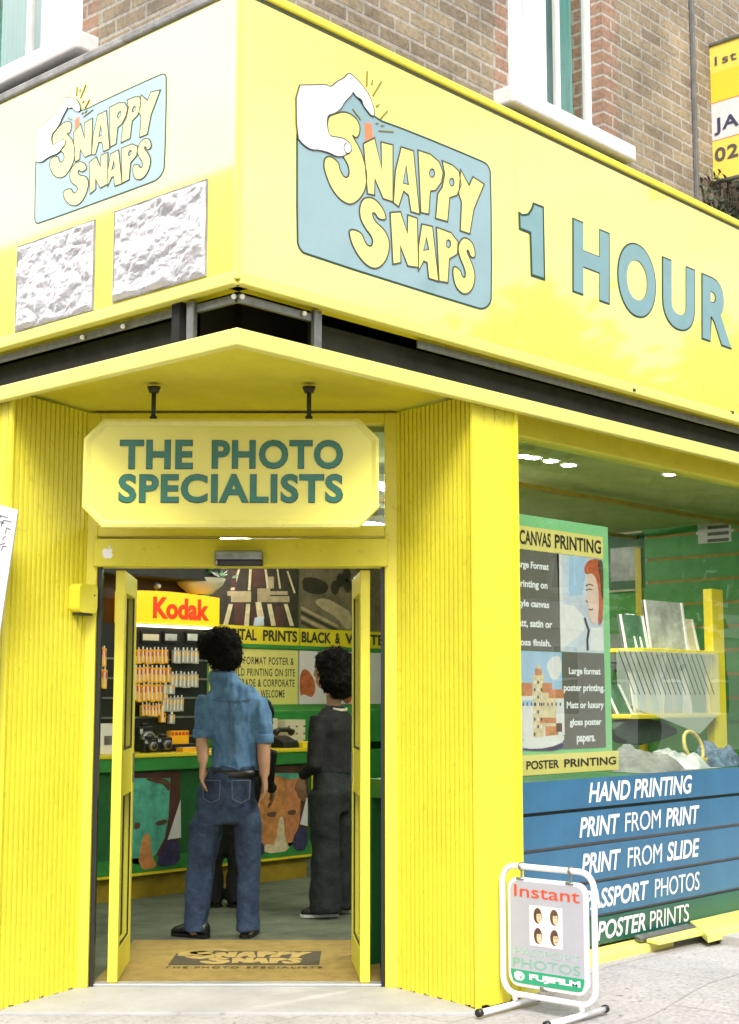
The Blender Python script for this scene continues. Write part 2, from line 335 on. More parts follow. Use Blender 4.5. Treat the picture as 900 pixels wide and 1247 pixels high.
class MB:
    def __init__(s, *mats):
        s.v, s.f, s.mi, s.mats, s.cur, s.sm = [], [], [], list(mats), 0, []
    def use(s, m):
        if m not in s.mats: s.mats.append(m)
        s.cur = s.mats.index(m); return s
    def add(s, vs, fs, smooth=False):
        o = len(s.v); s.v += [tuple(float(c) for c in v) for v in vs]
        for f in fs: s.f.append(tuple(i + o for i in f)); s.mi.append(s.cur); s.sm.append(smooth)
        return s
    def hexa(s, p):                                    # 8 points: bottom ring then top ring
        return s.add(p, [(3, 2, 1, 0), (4, 5, 6, 7), (0, 1, 5, 4), (1, 2, 6, 5), (2, 3, 7, 6), (3, 0, 4, 7)])
    def box(s, x0, x1, y0, y1, z0, z1):
        return s.hexa([(x0, y0, z0), (x1, y0, z0), (x1, y1, z0), (x0, y1, z0), (x0, y0, z1), (x1, y0, z1), (x1, y1, z1), (x0, y1, z1)])
    def pbox(s, P, u0, u1, v0, v1, w0, w1):
        return s.hexa([P(u0, v0, w0), P(u1, v0, w0), P(u1, v0, w1), P(u0, v0, w1), P(u0, v1, w0), P(u1, v1, w0), P(u1, v1, w1), P(u0, v1, w1)])
    def poly(s, P, pts, w0=0., w1=None, holes=()):
        loops = [list(pts)] + [list(h) for h in holes]
        tris = tessellate_polygon([[Vector((a, b, 0)) for a, b in lp] for lp in loops])
        flat = [p for lp in loops for p in lp]; n = len(flat)
        top = w0 if w1 is None else w1
        vs = [P(a, b, top) for a, b in flat]
        fs = []
        for t in tris:
            a, b, c = [flat[i] for i in t]
            ar = (b[0] - a[0]) * (c[1] - a[1]) - (b[1] - a[1]) * (c[0] - a[0])
            fs.append(tuple(t) if ar > 0 else tuple(reversed(t)))
        if w1 is not None:
            vs += [P(a, b, w0) for a, b in flat]; k = 0
            for lp in loops:
                m = len(lp)
                for i in range(m):
                    fs.append((k + i, k + (i + 1) % m, n + k + (i + 1) % m, n + k + i))
                k += m
        return s.add(vs, fs)
    def stroke(s, P, pts, width, w0=0., w1=.002, closed=True):
        n = len(pts); L, R = [], []
        for i in range(n):
            a = pts[i - 1] if (closed or i > 0) else pts[i]; c = pts[(i + 1) % n] if (closed or i < n - 1) else pts[i]; b = pts[i]
            d1 = Vector((b[0] - a[0], b[1] - a[1])); d2 = Vector((c[0] - b[0], c[1] - b[1]))
            if d1.length < 1e-9: d1 = d2.copy()
            if d2.length < 1e-9: d2 = d1.copy()
            d1.normalize(); d2.normalize(); t = d1 + d2
            if t.length < 1e-4: t = d2
            t.normalize(); nn = Vector((-t.y, t.x)); k = width / 2 / max(.5, abs(nn.dot(Vector((-d2.y, d2.x)))))
            L.append((b[0] + nn.x * k, b[1] + nn.y * k)); R.append((b[0] - nn.x * k, b[1] - nn.y * k))
        vs = [P(*p, w1) for p in L] + [P(*p, w1) for p in R] + [P(*p, w0) for p in L] + [P(*p, w0) for p in R]
        fs = []
        for i in range(n if closed else n - 1):
            j = (i + 1) % n
            fs += [(i, n + i, n + j, j), (2 * n + i, i, j, 2 * n + j), (n + i, 3 * n + i, 3 * n + j, n + j)]
        return s.add(vs, fs)
    def text(s, P, body, u0, v0, u1, v1, w=.002, offset=0., shear=0., spacing=1.0, quad=None):
        """text stretched into a box (or a four-cornered area, bl br tr tl) of the plane"""
        vs, fs = text_geo(body, offset, 0, spacing)
        if not vs: return s
        xs = [v[0] + v[1] * shear for v in vs]; ys = [v[1] for v in vs]
        x0, x1, y0, y1 = min(xs), max(xs), min(ys), max(ys)
        out = []
        for x, y in zip(xs, ys):
            a = (x - x0) / (x1 - x0); b = (y - y0) / max(1e-6, y1 - y0)
            if quad:
                q = quad
                u = (q[0][0] * (1 - a) + q[1][0] * a) * (1 - b) + (q[3][0] * (1 - a) + q[2][0] * a) * b
                v = (q[0][1] * (1 - a) + q[1][1] * a) * (1 - b) + (q[3][1] * (1 - a) + q[2][1] * a) * b
            else: u, v = u0 + (u1 - u0) * a, v0 + (v1 - v0) * b
            out.append(P(u, v, w))
        return s.add(out, fs)
    def tube(s, pts, r, n=8, cap=True, closed=False):
        pts = [Vector(p) for p in pts]; rings = []; m = len(pts)
        rs = r if isinstance(r, (list, tuple)) else [r] * m
        up = None
        for i, p in enumerate(pts):
            a = pts[i - 1] if (closed or i > 0) else p; b = pts[(i + 1) % m] if (closed or i < m - 1) else p
            t = (b - a).normalized()
            if up is None: up = t.orthogonal().normalized()
            else: up = (up - t * up.dot(t)).normalized()
            bi = t.cross(up)
            rings.append([p + (up * math.cos(2 * math.pi * k / n) + bi * math.sin(2 * math.pi * k / n)) * rs[i] for k in range(n)])
        vs = [tuple(q) for rg in rings for q in rg]; fs = []
        for i in range(m if closed else m - 1):
            j = (i + 1) % m
            for k in range(n): fs.append((i * n + k, i * n + (k + 1) % n, j * n + (k + 1) % n, j * n + k))
        if cap and not closed: fs += [tuple(range(n))[::-1], tuple((m - 1) * n + k for k in range(n))]
        return s.add(vs, fs, True)
    def loft(s, rings, smooth=True):
        """rings: equal-length point loops; capped"""
        n = len(rings[0]); vs = [p for r in rings for p in r]; fs = []
        for i in range(len(rings) - 1):
            for k in range(n): fs.append((i * n + k, i * n + (k + 1) % n, (i + 1) * n + (k + 1) % n, (i + 1) * n + k))
        fs += [tuple(range(n))[::-1], tuple((len(rings) - 1) * n + k for k in range(n))]
        return s.add(vs, fs, smooth)
    def ball(s, c, rx, ry, rz, n=14, m=9):
        rings = []
        for i in range(1, m):
            a = math.pi * i / m - math.pi / 2
            rings.append([(c[0] + rx * math.cos(a) * math.cos(2 * math.pi * k / n), c[1] + ry * math.cos(a) * math.sin(2 * math.pi * k / n), c[2] + rz * math.sin(a)) for k in range(n)])
        return s.loft(rings)
    def grid(s, P, u0, u1, v0, v1, nu, nv, fw, smooth=False):
        vs = []; 
        for j in range(nv + 1):
            for i in range(nu + 1):
                u = u0 + (u1 - u0) * i / nu; v = v0 + (v1 - v0) * j / nv; vs.append(P(u, v, fw(u, v)))
        fs = [(j * (nu + 1) + i, j * (nu + 1) + i + 1, (j + 1) * (nu + 1) + i + 1, (j + 1) * (nu + 1) + i) for j in range(nv) for i in range(nu)]
        return s.add(vs, fs, smooth)
    def mesh(s, name, off=(0, 0, 0)):
        me = bpy.data.meshes.new(name)
        me.from_pydata([(v[0] - off[0], v[1] - off[1], v[2] - off[2]) for v in s.v], [], s.f)
        for m in s.mats: me.materials.append(MATS[m])
        me.polygons.foreach_set('material_index', s.mi); me.polygons.foreach_set('use_smooth', s.sm)
        me.validate(); me.update(); return me
    def build(s, name, parent=None, label=None, bevel=0, fix=True):
        off = Vector((0, 0, 0)); p = parent
        while p: off += p.location; p = p.parent
        me = s.mesh(name, off)
        if fix:
            import bmesh
            bm = bmesh.new(); bm.from_mesh(me); bmesh.ops.recalc_face_normals(bm, faces=bm.faces); bm.to_mesh(me); bm.free()
        o = bpy.data.objects.new(name, me); COL.objects.link(o)
        if parent: o.parent = parent
        if label: o['label'] = label
        if bevel:
            md = o.modifiers.new('bevel', 'BEVEL'); md.width = bevel; md.segments = 2; md.limit_method = 'ANGLE'; md.angle_limit = math.radians(40)
        return o
def tag(o, label, cat, group=None):
    o['label'] = label; o['category'] = cat
    if group: o['group'] = group
    return o
def thing(name, label, cat, loc=(0, 0, 0), group=None):
    o = bpy.data.objects.new(name, None); COL.objects.link(o); o.location = loc; o.empty_display_size = .1
    return tag(o, label, cat, group)
def setting(mb, name, bevel=0):
    o = mb.build(name, bevel=bevel); o['kind'] = 'structure'; return o
def stuff(o): o['kind'] = 'stuff'; return o
def copy_thing(o, delta, label=None):
    c = o.copy(); COL.objects.link(c); c.location = o.location + Vector(delta)
    if label: c['label'] = label
    for ch in o.children:
        k = ch.copy(); COL.objects.link(k); k.parent = c
        for g in ch.children:
            h = g.copy(); COL.objects.link(h); h.parent = k
    return c

# ================================================================== SETTING
setting(MB('asphalt').box(-150, 150, -150, 150, -.32, -.125), 'road')
KR, KL = -3.3, -3.3
def rise(x): t = min(1, max(0, (x - 1.95) / .75)); return -.012 + .078 * t * t * (3 - 2 * t)   # the pavement climbs a little to the right
pv = MB('paving'); pv.poly(PZ(0), [(KL, KR), (1.90, KR), (1.90, .30), (1.78, .30), (1.02, 1.02), (.30, 1.80), (.30, 40), (KL, 40)], -.14, -.012)
pv.grid(lambda u, v, w=0.: (u, v, w), 1.90, 2.75, KR, .30, 14, 1, lambda u, v: rise(u)); pv.grid(lambda u, v, w=0.: (u, v, w), 2.75, 40, KR, .30, 1, 1, lambda u, v: rise(u))
setting(pv, 'pavement')
kb = MB('kerb_stone')
kb.box(KL - .15, 2.2, KR - .15, KR - .003, -.14, -.008); kb.box(2.2, 40, KR - .15, KR - .003, -.14, .066); kb.box(KL - .15, KL - .003, KR, 40, -.14, -.008)
setting(kb, 'kerb', .01)
st = MB('entrance_stone')
st.poly(PEZ(0), [(-1.20, 1.155), (1.075, 1.155), (.75, 1.86), (-.98, 1.86)], -.02, .0)
setting(st, 'entrance_step', .004)
setting(MB('threshold').pbox(PEZ(0), -.93, .70, 1.775, 1.855, .001, .010), 'threshold', .003)
fl = MB('carpet'); fl.poly(PZ(0), [(.27, 2.42), (.27, 5.75), (7.3, 5.75), (7.3, .27), (2.15, .27)], -.1, -.004)
setting(fl, 'shop_floor')

# ================================================================== CORNER BUILDING
bld = thing('corner_building', 'yellow painted corner shop of brown stock brick with a chamfered glazed entrance', 'building', (0, 0, 0))
# ---- upper brick storey, with openings
WY, WX, ZT = .12, .12, 7.6
RX0, RX1, SZ = 2.03, 2.94, 4.60            # right window opening
LY0, LY1 = 1.27, 2.30                      # left window opening
bw = MB('stock_brick')
bw.box(WX, RX0 - .12, WY, .45, 4.40, ZT); bw.box(RX1 + .14, 9.0, WY, .45, 4.40, ZT)
bw.box(RX0 - .12, RX1 + .14, WY, .45, 4.40, SZ - .05); bw.box(RX0 - .12, RX1 + .14, WY, .45, 6.5, ZT)
bw.box(WX, .45, .45, LY0 - .12, 4.40, ZT); bw.box(WX, .45, LY1 + .14, 9.0, 4.40, ZT)
bw.box(WX, .45, LY0 - .12, LY1 + .14, 4.40, SZ - .05); bw.box(WX, .45, LY0 - .12, LY1 + .14, 6.5, ZT)
bw.build('brick_wall', bld)
for a, b in ((RX0 - .12, RX0), (RX1, RX1 + .14)): MB('red_brick').box(a, b, WY - .002, .40, SZ - .05, 6.5).build('brick_quoin', bld, 'orange red brick window jamb')
for a, b in ((LY0 - .12, LY0), (LY1, LY1 + .14)): MB('red_brick').box(WX - .002, .40, a, b, SZ - .05, 6.5).build('brick_quoin', bld, 'orange red brick window jamb')
lg = MB('concrete_ledge'); lg.box(.02, 9.0, .02, WY + .0, 4.425, 4.468); lg.box(.02, WX, WY, 9.0, 4.425, 4.468)
lg.build('ledge', bld, bevel=.006)
rf = MB('slate'); rf.box(.14, 9, .14, 9, ZT + .002, ZT + .1); rf.build('roof', bld)
fl2 = MB('ceiling_paint'); fl2.box(.46, 9, .46, 9, 3.20, 3.3); fl2.build('upper_floor', bld)
# windows: right and left of the corner

def upper_window(P, t0, t1, label):
    # t runs away from the corner; white timber boxes stand on the corner side, glass with curtains beyond
    fr = MB('white_paint')
    m1, m2, m3 = t0 + .21, t0 + .235, t0 + .44
    fr.pbox(P, t0 + .002, m1, SZ, 6.45, -.06, .02); fr.pbox(P, m2, m3, SZ, 6.45, -.06, .015)
    fr.pbox(P, t1 - .03, t1 - .002, SZ, 6.45, -.05, .0); fr.pbox(P, m3, t1 - .03, 6.35, 6.45, -.05, .0)
    fr.pbox(P, m3 + .145, m3 + .17, SZ + .05, 6.35, -.05, -.01)
    fr.pbox(P, m3, t1 - .03, SZ, SZ + .05, -.05, .005)
    w = fr.build('window', bld, label, bevel=.005)
    MB('dark_panel').pbox(P, m1, m2, SZ, 6.45, -.06, -.03).build('frame_gap', w)
    MB('beige_blind').grid(P, m3, m3 + .15, SZ, 6.4, 24, 1, lambda u, v: -.10 + .012 * math.sin(u * 170)).build('net_curtain', w, fix=False)
    MB('teal_curtain').grid(P, m3 + .165, t1 - .03, SZ, 6.4, 60, 1, lambda u, v: -.12 + .022 * math.sin(u * 120) + .01 * math.sin(u * 47)).build('curtain', w, fix=False)
    MB('window_glass').poly(P, [(m3, SZ + .05), (t1 - .03, SZ + .05), (t1 - .03, 6.35), (m3, 6.35)], -.03).build('pane', w, fix=False)
    MB('dark_room').pbox(P, t0 + .002, t1 - .002, SZ, 6.48, -.20, -.19).build('window_back', w)
    sl = MB('white_sill'); sl.pbox(P, t0 - .13, t1 + .145, SZ - .095, SZ, -.1, .20)
    sl.build('sill', w, bevel=.012)
    return w
upper_window(lambda u, v, w=0.: (u, .195 - w, v), RX0, RX1, 'white timber upper window with teal curtain beside the estate sign')
upper_window(lambda u, v, w=0.: (.195 - w, u, v), LY0, LY1, 'white timber upper window above the foil patched fascia')

# ---- canopy over the entrance and the windows
cn = MB('yellow_paint')
cn.poly(PZ(0), [(.045, .045), (9, .045), (9, .235), (2.22, .235), (1.80, .66), (.72, 1.98), (.235, 2.22), (.235, 9), (.045, 9)], 2.926, 2.944)
canopy = cn.build('canopy', bld)
cb = MB('pale_yellow_trim')
cb.box(.0, 9, .0, .044, 2.876, 2.950); cb.box(.0, .044, .044, 9, 2.876, 2.950)
cb.build('edge_board', canopy, bevel=.006)
# dark slot between canopy and fascia, with brackets
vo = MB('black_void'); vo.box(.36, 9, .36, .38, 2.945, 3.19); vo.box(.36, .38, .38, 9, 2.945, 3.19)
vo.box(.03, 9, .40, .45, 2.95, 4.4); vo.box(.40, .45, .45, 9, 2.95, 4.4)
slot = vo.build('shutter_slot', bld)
dp = MB('dark_panel'); dp.box(.56, 9, .13, .15, 2.945, 3.10); dp.box(.13, .15, .40, 9, 2.945, 3.10)
dp.build('shutter_box', bld, 'black shutter housing in the slot under the fascia')
for b_ in ((.49, .535, .035, .06, 2.946, 3.128), (.035, .06, .315, .36, 2.946, 3.128)): MB('grey_metal').box(*b_).build('bracket', bld, bevel=.003)
for b_ in ((.06, .488, .05, .07, 3.075, 3.112), (.05, .07, .072, .313, 3.075, 3.112), (1.2, 9, .05, .062, 3.085, 3.126), (.05, .062, .4, 9, 3.085, 3.126)): MB('grey_metal').box(*b_).build('rail', bld, bevel=.003)
for x in (.065, .43): MB('white_bulb').ball((x, .04, 3.098), .012, .012, .012, 10, 7).build('white_bolt', bld)
for y in (.065, .80, 1.10): MB('white_bulb').ball((.04, y, 3.098), .012, .012, .012, 10, 7).build('white_bolt', bld)

# ---- ribbed splay walls and pillars
def ribs(P, u0, u1, z0, z1, n, depth=.018, gap=.26, flip=False):
    """vertical tongue-and-groove battens as one folded sheet"""
    m = MB('yellow_paint'); prof = []
    p = (u1 - u0) / n
    for i in range(n):
        a = u0 + i * p; g = p * gap
        prof += [(a, -depth), (a + g * .6, -depth), (a + g, 0.), (a + p * .55, .0015), (a + p * .97, 0.)]
    prof.append((u1, -depth)); prof.append((u1, 0.))
    vs, fs = [], []; rows = [z0, z0 + .4, z0 + 1.2, z1]
    for z in rows:
        for j, (u, w) in enumerate(prof): vs.append(P(u, z + (random.uniform(0, .012) if z == z0 and (j // 5) % 3 == 0 else 0), w))
    k = len(prof)
    for r in range(len(rows) - 1):
        for i in range(k - 1): fs.append((r * k + i, r * k + i + 1, (r + 1) * k + i + 1, (r + 1) * k + i))
    return m.add(vs, fs)
def wallP(a, b):
    """plane through two ground points, u from a to b, w towards the street"""
    A, B = np.array(a, float), np.array(b, float); d = B - A; L = np.linalg.norm(d); d /= L; nn = np.array([d[1], -d[0]])
    return (lambda u, v, w=0.: (A[0] + d[0] * u + nn[0] * w, A[1] + d[1] * u + nn[1] * w, v)), L
RI = EW(.680, 1.73, 0)[:2]; LI = EW(-.905, 1.77, 0)[:2]
RF, LF = (1.625, .055), (.055, 1.68)
Pr, Lr = wallP(RI, RF); Pl, Ll = wallP(LF, LI)
sr = ribs(Pr, 0, Lr, .0, 2.927, 18).build('splay_wall', bld, 'ribbed yellow wall right of the doorway', fix=False)
sl_ = ribs(Pl, 0, Ll, .0, 2.927, 18).build('splay_wall', bld, 'ribbed yellow wall left of the doorway', fix=False)
pil = MB('yellow_paint')
rp = ribs(lambda u, v, w=0.: (u, .055 - w, v), 1.625, 1.955, .0, 2.927, 4, .010, .14)
rp.pbox(PY(.055), 1.945, 1.972, 0, 2.927, -.15, .012); rp.pbox(PY(.055), 1.608, 1.640, .0, 2.927, -.01, .004)
rp.build('pillar', bld, 'ribbed yellow corner pillar beside the display window', fix=False)
lp = ribs(lambda u, v, w=0.: (.055 - w, -u, v), -2.05, -1.68, .0, 2.927, 4, .008, .14)
lp.pbox(PX(.055), -2.09, -2.045, 0, 2.927, -.15, .012); lp.pbox(PX(.055), -1.695, -1.665, .0, 2.927, -.01, .004)
lp.build('pillar', bld, 'ribbed yellow corner pillar at the left edge', fix=False)

# ---- right display window: head, glass, sill, stall riser
WB = .20
hd = MB('yellow_paint'); hd.box(2.03, 9, .175, .30, 2.806, 2.925); hd.box(1.974, 2.06, .205, .30, .1, 2.806); hd.box(1.974, 2.03, .175, .30, 2.806, 2.925)
hd.box(6.9, 7.0, .175, .30, .1, 2.806)
wfr = hd.build('window_frame', bld, 'yellow frame of the display window', bevel=.006)
MB('window_glass').poly(PY(WB + .012), [(2.06, .10), (6.9, .10), (6.9, 2.806), (2.06, 2.806)], 0).build('pane', wfr, fix=False)
rs = MB('deep_green'); rs.box(2.03, 9, .20, .29, -.02, .100)
rs.build('stall_riser', bld)
si = MB('pale_yellow_trim')
x_b = onY(800, 1140, .05)[0]
si.hexa([(1.975, .075, -.01), (x_b + .22, .075, .045), (x_b + .22, .195, .05), (1.975, .195, .0), (1.975, .075, .108), (x_b + .22, .075, .108), (x_b + .22, .195, .118), (1.975, .195, .118)])
si.build('window_sill', bld, 'chipped pale yellow sill under the display window', bevel=.006)
x_c = onY(838, 1126, .02)[0]
s2 = MB('pale_yellow_trim'); x_c, x_d = onY(862, 1140, -.10)[0], onY(840, 1126, .195)[0]
s2.hexa([(x_c, -.10, .092), (9, -.10, .092), (9, .195, .119), (x_d, .195, .119), (x_c, -.10, .138), (9, -.10, .138), (9, .195, .172), (x_d, .195, .150)])
s2.build('window_sill', bld, 'raised yellow sill section at the right edge', bevel=.006)
# ---- left display window (seen only from the side)
hl = MB('yellow_paint'); hl.box(.175, .30, 2.09, 9, 2.806, 2.925); hl.box(.205, .30, 2.09, 2.12, .1, 2.806); hl.box(.175, .30, 5.5, 9, .0, 2.806); hl.box(.05, .30, 2.09, 5.5, .0, .17)
wf2 = hl.build('window_frame', bld, 'yellow frame of the side street window', bevel=.006)
MB('window_glass').poly(PX(.212), [(-5.5, .17), (-2.12, .17), (-2.12, 2.806), (-5.5, 2.806)], 0).build('pane', wf2, fix=False)

# ---- doorway: posts, header, transom light
DD = 1.75
P = PE(DD)
dfm = MB('yellow_trim')
dfm.pbox(P, .622, .690, .0, 2.93, -.06, .02); dfm.pbox(P, -.930, -.872, .0, 2.93, -.06, .02)
dfm.pbox(P, -.872, .622, 2.275, 2.335, -.06, .02)
dfm.pbox(P, -.872, .622, 2.87, 2.93, -.06, .015)
dfr = dfm.build('door_frame', bld, bevel=.005)
hb = MB('yellow_paint'); hb.pbox(P, -.890, .640, 2.118, 2.262, -.10, .045)
hb.build('door_header', bld, 'yellow casing of the door operator', bevel=.006)
tr = MB('door_glass'); tr.poly(PE(DD + .02), [(-.872, 2.335), (.622, 2.335), (.622, 2.87), (-.872, 2.87)], 0)
tw = tr.build('transom_pane', bld, fix=False)
jb = MB('black_plastic'); jb.pbox(P, .602, .6215, .0, 2.118, -.05, -.01); jb.build('side_seal', bld)
MB('black_plastic').pbox(P, -.8715, -.848, .0, 2.118, -.05, -.01).build('side_seal', bld)
# two glazed leaves standing open into the shop
def door_leaf(hinge, tip, label):
    A, B = np.array(EW(*hinge, 0)[:2]), np.array(EW(*tip, 0)[:2]); d = B - A; L = np.linalg.norm(d); d /= L; nn = np.array([d[1], -d[0]])
    Q = lambda u, v, w=0.: (A[0] + d[0] * u + nn[0] * w, A[1] + d[1] * u + nn[1] * w, v)
    m = MB('yellow_trim'); t = .025
    m.pbox(Q, 0, .075, .012, 2.105, -t, t); m.pbox(Q, L - .085, L, .012, 2.105, -t, t)
    m.pbox(Q, .075, L - .085, .012, .17, -t, t); m.pbox(Q, .075, L - .085, 1.99, 2.105, -t, t); m.pbox(Q, .075, L - .085, .93, 1.17, -t * .85, t * .85)
    o = m.build('door', bld, label, bevel=.004)
    g = MB('door_glass')
    for a, b in ((.17, .93), (1.17, 1.99)): g.poly(Q, [(.075, a), (L - .085, a), (L - .085, b), (.075, b)], 0)
    g.build('pane', o, fix=False)
    gk = MB('black_plastic')
    for a, b in ((.17, .93), (1.17, 1.99)):
        for w0, w1 in ((t - .012, t - .004), (-t + .004, -t + .012)):
            gk.pbox(Q, .075, .090, a, b, w0, w1); gk.pbox(Q, L - .10, L - .085, a, b, w0, w1); gk.pbox(Q, .09, L - .10, a, a + .012, w0, w1)
    gk.build('gasket', o)
    h = MB('grey_metal')
    for w0, w1 in ((t, t + .006), (-t - .006, -t)): h.pbox(Q, L - .075, L - .02, .98, 1.14, w0, w1)
    h.build('push_plate', o, bevel=.002)
    MB('dark_metal').tube([Q(.035, .0, 0), Q(.035, .012, 0)], .025, 10).build('pivot', o)
door_leaf((-.760, 1.80), (-.795, 2.42), 'open glazed yellow door leaf on the left')
door_leaf((.521, 1.80), (.468, 2.44), 'open glazed yellow door leaf on the right')

# ---- inside of the shop
XE, YB, ZC = 7.20, 5.60, 2.86
wi = MB('wall_green')
wi.box(.26, XE + .1, YB, YB + .1, .0, ZC); wi.box(XE, XE + .1, .30, YB, .0, ZC); wi.box(.26, .30, 5.5, YB, 0, ZC)
wi.build('inner_wall', bld, 'green painted walls inside the shop')
ce = MB('ceiling_paint'); ce.poly(PZ(0), [(.31, 2.55), (.31, YB), (XE, YB), (XE, .31), (2.30, .31)], ZC, ZC + .05)
ce.build('shop_ceiling', bld)
bm_ = MB('ochre')
for y in (1.4, 2.6, 3.8): bm_.box(2.6, XE, y, y + .05, ZC - .03, ZC - .001)
bm_.build('ceiling_batten', bld)

# ================================================================== FASCIA SIGNS
FZ0, FZ1 = 3.133, 4.405
BADGE = [(361.5, 122), (395, 133), (415, 131), (427, 111), (434, 117), (452, 143), (500, 160.5), (586, 196), (594, 201), (597.5, 211), (598.5, 362), (595.5, 371.5), (589, 376), (581, 375.5), (371, 309.5), (364.5, 303), (361.5, 293)]
HAND = [(110, 190), (215, 190), (315, 185), (350, 205), (390, 165), (435, 145), (470, 105), (500, 125), (550, 175), (600, 240), (625, 290), (648, 365), (645, 405), (625, 400), (600, 370), (570, 330), (560, 290), (520, 270), (500, 235), (495, 255), (440, 310), (425, 345), (380, 385), (330, 395), (320, 440), (330, 510), (345, 540), (380, 545), (440, 555), (480, 590), (495, 625), (480, 655), (450, 665), (430, 680), (385, 680), (340, 655), (270, 635), (215, 635), (160, 600), (115, 545)]
HAND = [(340 + x / 5.625, 70 + y / 5.625) for x, y in HAND]
THUMB = [(340 + x / 5.625, 70 + y / 5.625) for x, y in [(455, 585), (440, 600), (437, 625), (450, 655), (475, 660)]]
RAYS = [((600, 95), (597, 198)), ((637, 158), (631, 186)), ((698, 165), (640, 262)), ((682, 322), (664, 338)), ((740, 365), (692, 420)), ((500, 355), (555, 428)), ((660, 455), (678, 450)), ((694, 470), (716, 466)), ((680, 503), (780, 510))]
RAYS = [[(340 + x / 5.625, 70 + y / 5.625) for x, y in r] for r in RAYS]
# (outline, holes, rounding passes)
LETTERS = [
 ([(399, 142), (407.5, 138.5), (418, 136), (427, 139), (435, 146.5), (438.3, 155), (437, 164), (433.3, 169), (427, 163), (439.5, 184), (446, 209), (446, 220), (444, 232), (438, 242), (430, 248.5), (423, 249), (412, 242), (402, 228), (396, 212), (393.6, 202), (395, 192), (402, 190), (412, 198), (413, 206), (417, 214), (421, 217), (425, 213), (424, 202), (417, 190), (402, 172), (398, 156)], [], 2),
 ([(442, 175), (455.5, 168), (464.4, 206), (463.5, 173), (478, 176.7), (478, 246), (466, 242), (456, 218), (455.6, 238), (447, 236)], [], 0),
 ([(488, 179), (503, 184), (510.5, 261), (500, 258), (497, 238), (491, 233), (485, 252), (478.5, 247), (481, 208)], [[(494, 201), (497, 225), (490.5, 223)]], 0),
 ([(508.5, 183), (523.5, 188), (534, 197), (539, 210), (537, 222), (530, 232), (523.5, 233), (521.5, 261), (512, 259)], [ellipse(525.5, 211, 3.4, 5.5, 8)], 0),
 ([(538, 196), (550, 201), (558, 208), (561, 225), (556, 238), (547, 241), (544.5, 270), (530, 266), (532.5, 236), (538, 228), (541, 212)], [ellipse(549.5, 222, 3, 5, 8)], 0),
 ([(560.5, 207), (570.5, 226), (575.5, 215.5), (589, 224.5), (576.5, 255), (571.5, 285), (560, 281), (561.5, 246), (558, 236)], [], 0),
 ([(468, 268), (460, 267), (456, 259), (452, 260), (456, 270), (468, 280), (474, 294), (473, 308), (468, 320), (460, 327), (452, 327), (442, 320), (432, 306), (426, 292), (424, 278), (440, 283), (444, 296), (450, 301), (454, 296), (452, 288), (444, 278), (438, 266), (437, 254), (440, 244), (446, 240), (456, 242), (466, 254), (470, 266)], [], 2),
 ([(474.5, 259), (487, 258), (495.5, 284), (496, 262), (507.5, 266), (509, 326), (496, 324), (487, 300), (487.5, 320), (478, 322)], [], 0),
 ([(513, 273), (526, 276), (533.5, 343), (521.5, 339), (519.5, 320), (515.5, 318), (509, 330), (509, 300)], [[(518.7, 289), (521.6, 304), (515, 305)]], 0),
 ([(531, 277), (548.6, 283.5), (557, 294.4), (556, 310), (546.6, 315.6), (544.7, 344.5), (534, 342.5)], [ellipse(545.3, 297, 3, 5, 8)], 0),
 ([(560, 292.5), (566, 288.6), (575.5, 296), (579, 313.5), (572.6, 314), (569.7, 304), (567, 306), (573.6, 319.4), (578.4, 335), (575.5, 352), (566, 360), (555, 352), (550.5, 335), (551.5, 323), (560, 329), (562, 337), (566, 338.7), (566, 329), (560, 315.6), (556.5, 303)], [], 2),
]
R2 = lambda p: onY(p[0], p[1], 0.0)
bl = R2((361.5, 307)); tr_ = R2((598.5, 200))
def norm(p):
    u, z = R2(p); return ((u - bl[0]) / (tr_[0] - bl[0]), (z - bl[1]) / (tr_[1] - bl[1]))
def smooth_norm(pts, n):
    q = [norm(p) for p in pts]
    return chaikin(q, n) if n else chaikin(q, 1) if False else q
def logo(P, u0, v0, u1, v1, sign, label):
    M = lambda q: [(u0 + a * (u1 - u0), v0 + b * (v1 - v0)) for a, b in q]
    k = (v1 - v0)
    b = MB('teal').poly(P, M(chaikin([norm(p) for p in BADGE], 1)), .0005, .0015).use('dark_green').stroke(P, M(chaikin([norm(p) for p in BADGE], 1)), .011 * k, .0005, .0025)
    bd = b.build('logo_badge', sign, label, fix=False)
    lt = MB('letter_yellow', 'outline_dark'); i = 0
    sh = MB('outline_dark')
    for pts, holes, n in LETTERS:
        q = M(smooth_norm(pts, n)); hq = [M([norm(p) for p in h]) for h in holes]
        lt.use('letter_yellow').poly(P, q, .0016, .0030 + .0001 * i, holes=hq)
        lt.use('outline_dark').stroke(P, q, .010 * k, .0016, .00365 + .0001 * i)
        for h in hq: lt.stroke(P, h, .007 * k, .0016, .00365 + .0001 * i)
        i += 1
    lt.build('lettering', bd, fix=False)
    hm = MB('white_ink').poly(P, M(chaikin([norm(p) for p in HAND], 1)), .0016, .0058).use('outline_dark')
    hm.stroke(P, M(chaikin([norm(p) for p in HAND], 1)), .006 * k, .0016, .0064)
    hm.stroke(P, M([norm(p) for p in THUMB]), .006 * k, .0055, .0064, closed=False)
    for r in RAYS: hm.use('olive_line').stroke(P, M([norm(p) for p in r]), .007 * k, .0005, .0050, closed=False)
    hm.use('orange_ink').poly(P, M([norm((340 + x / 5.625, 70 + y / 5.625)) for x, y in ((583, 450), (630, 450), (640, 552), (588, 575))]), .0016, .0028)
    hm.build('hand_emblem', bd, fix=False)
    return bd
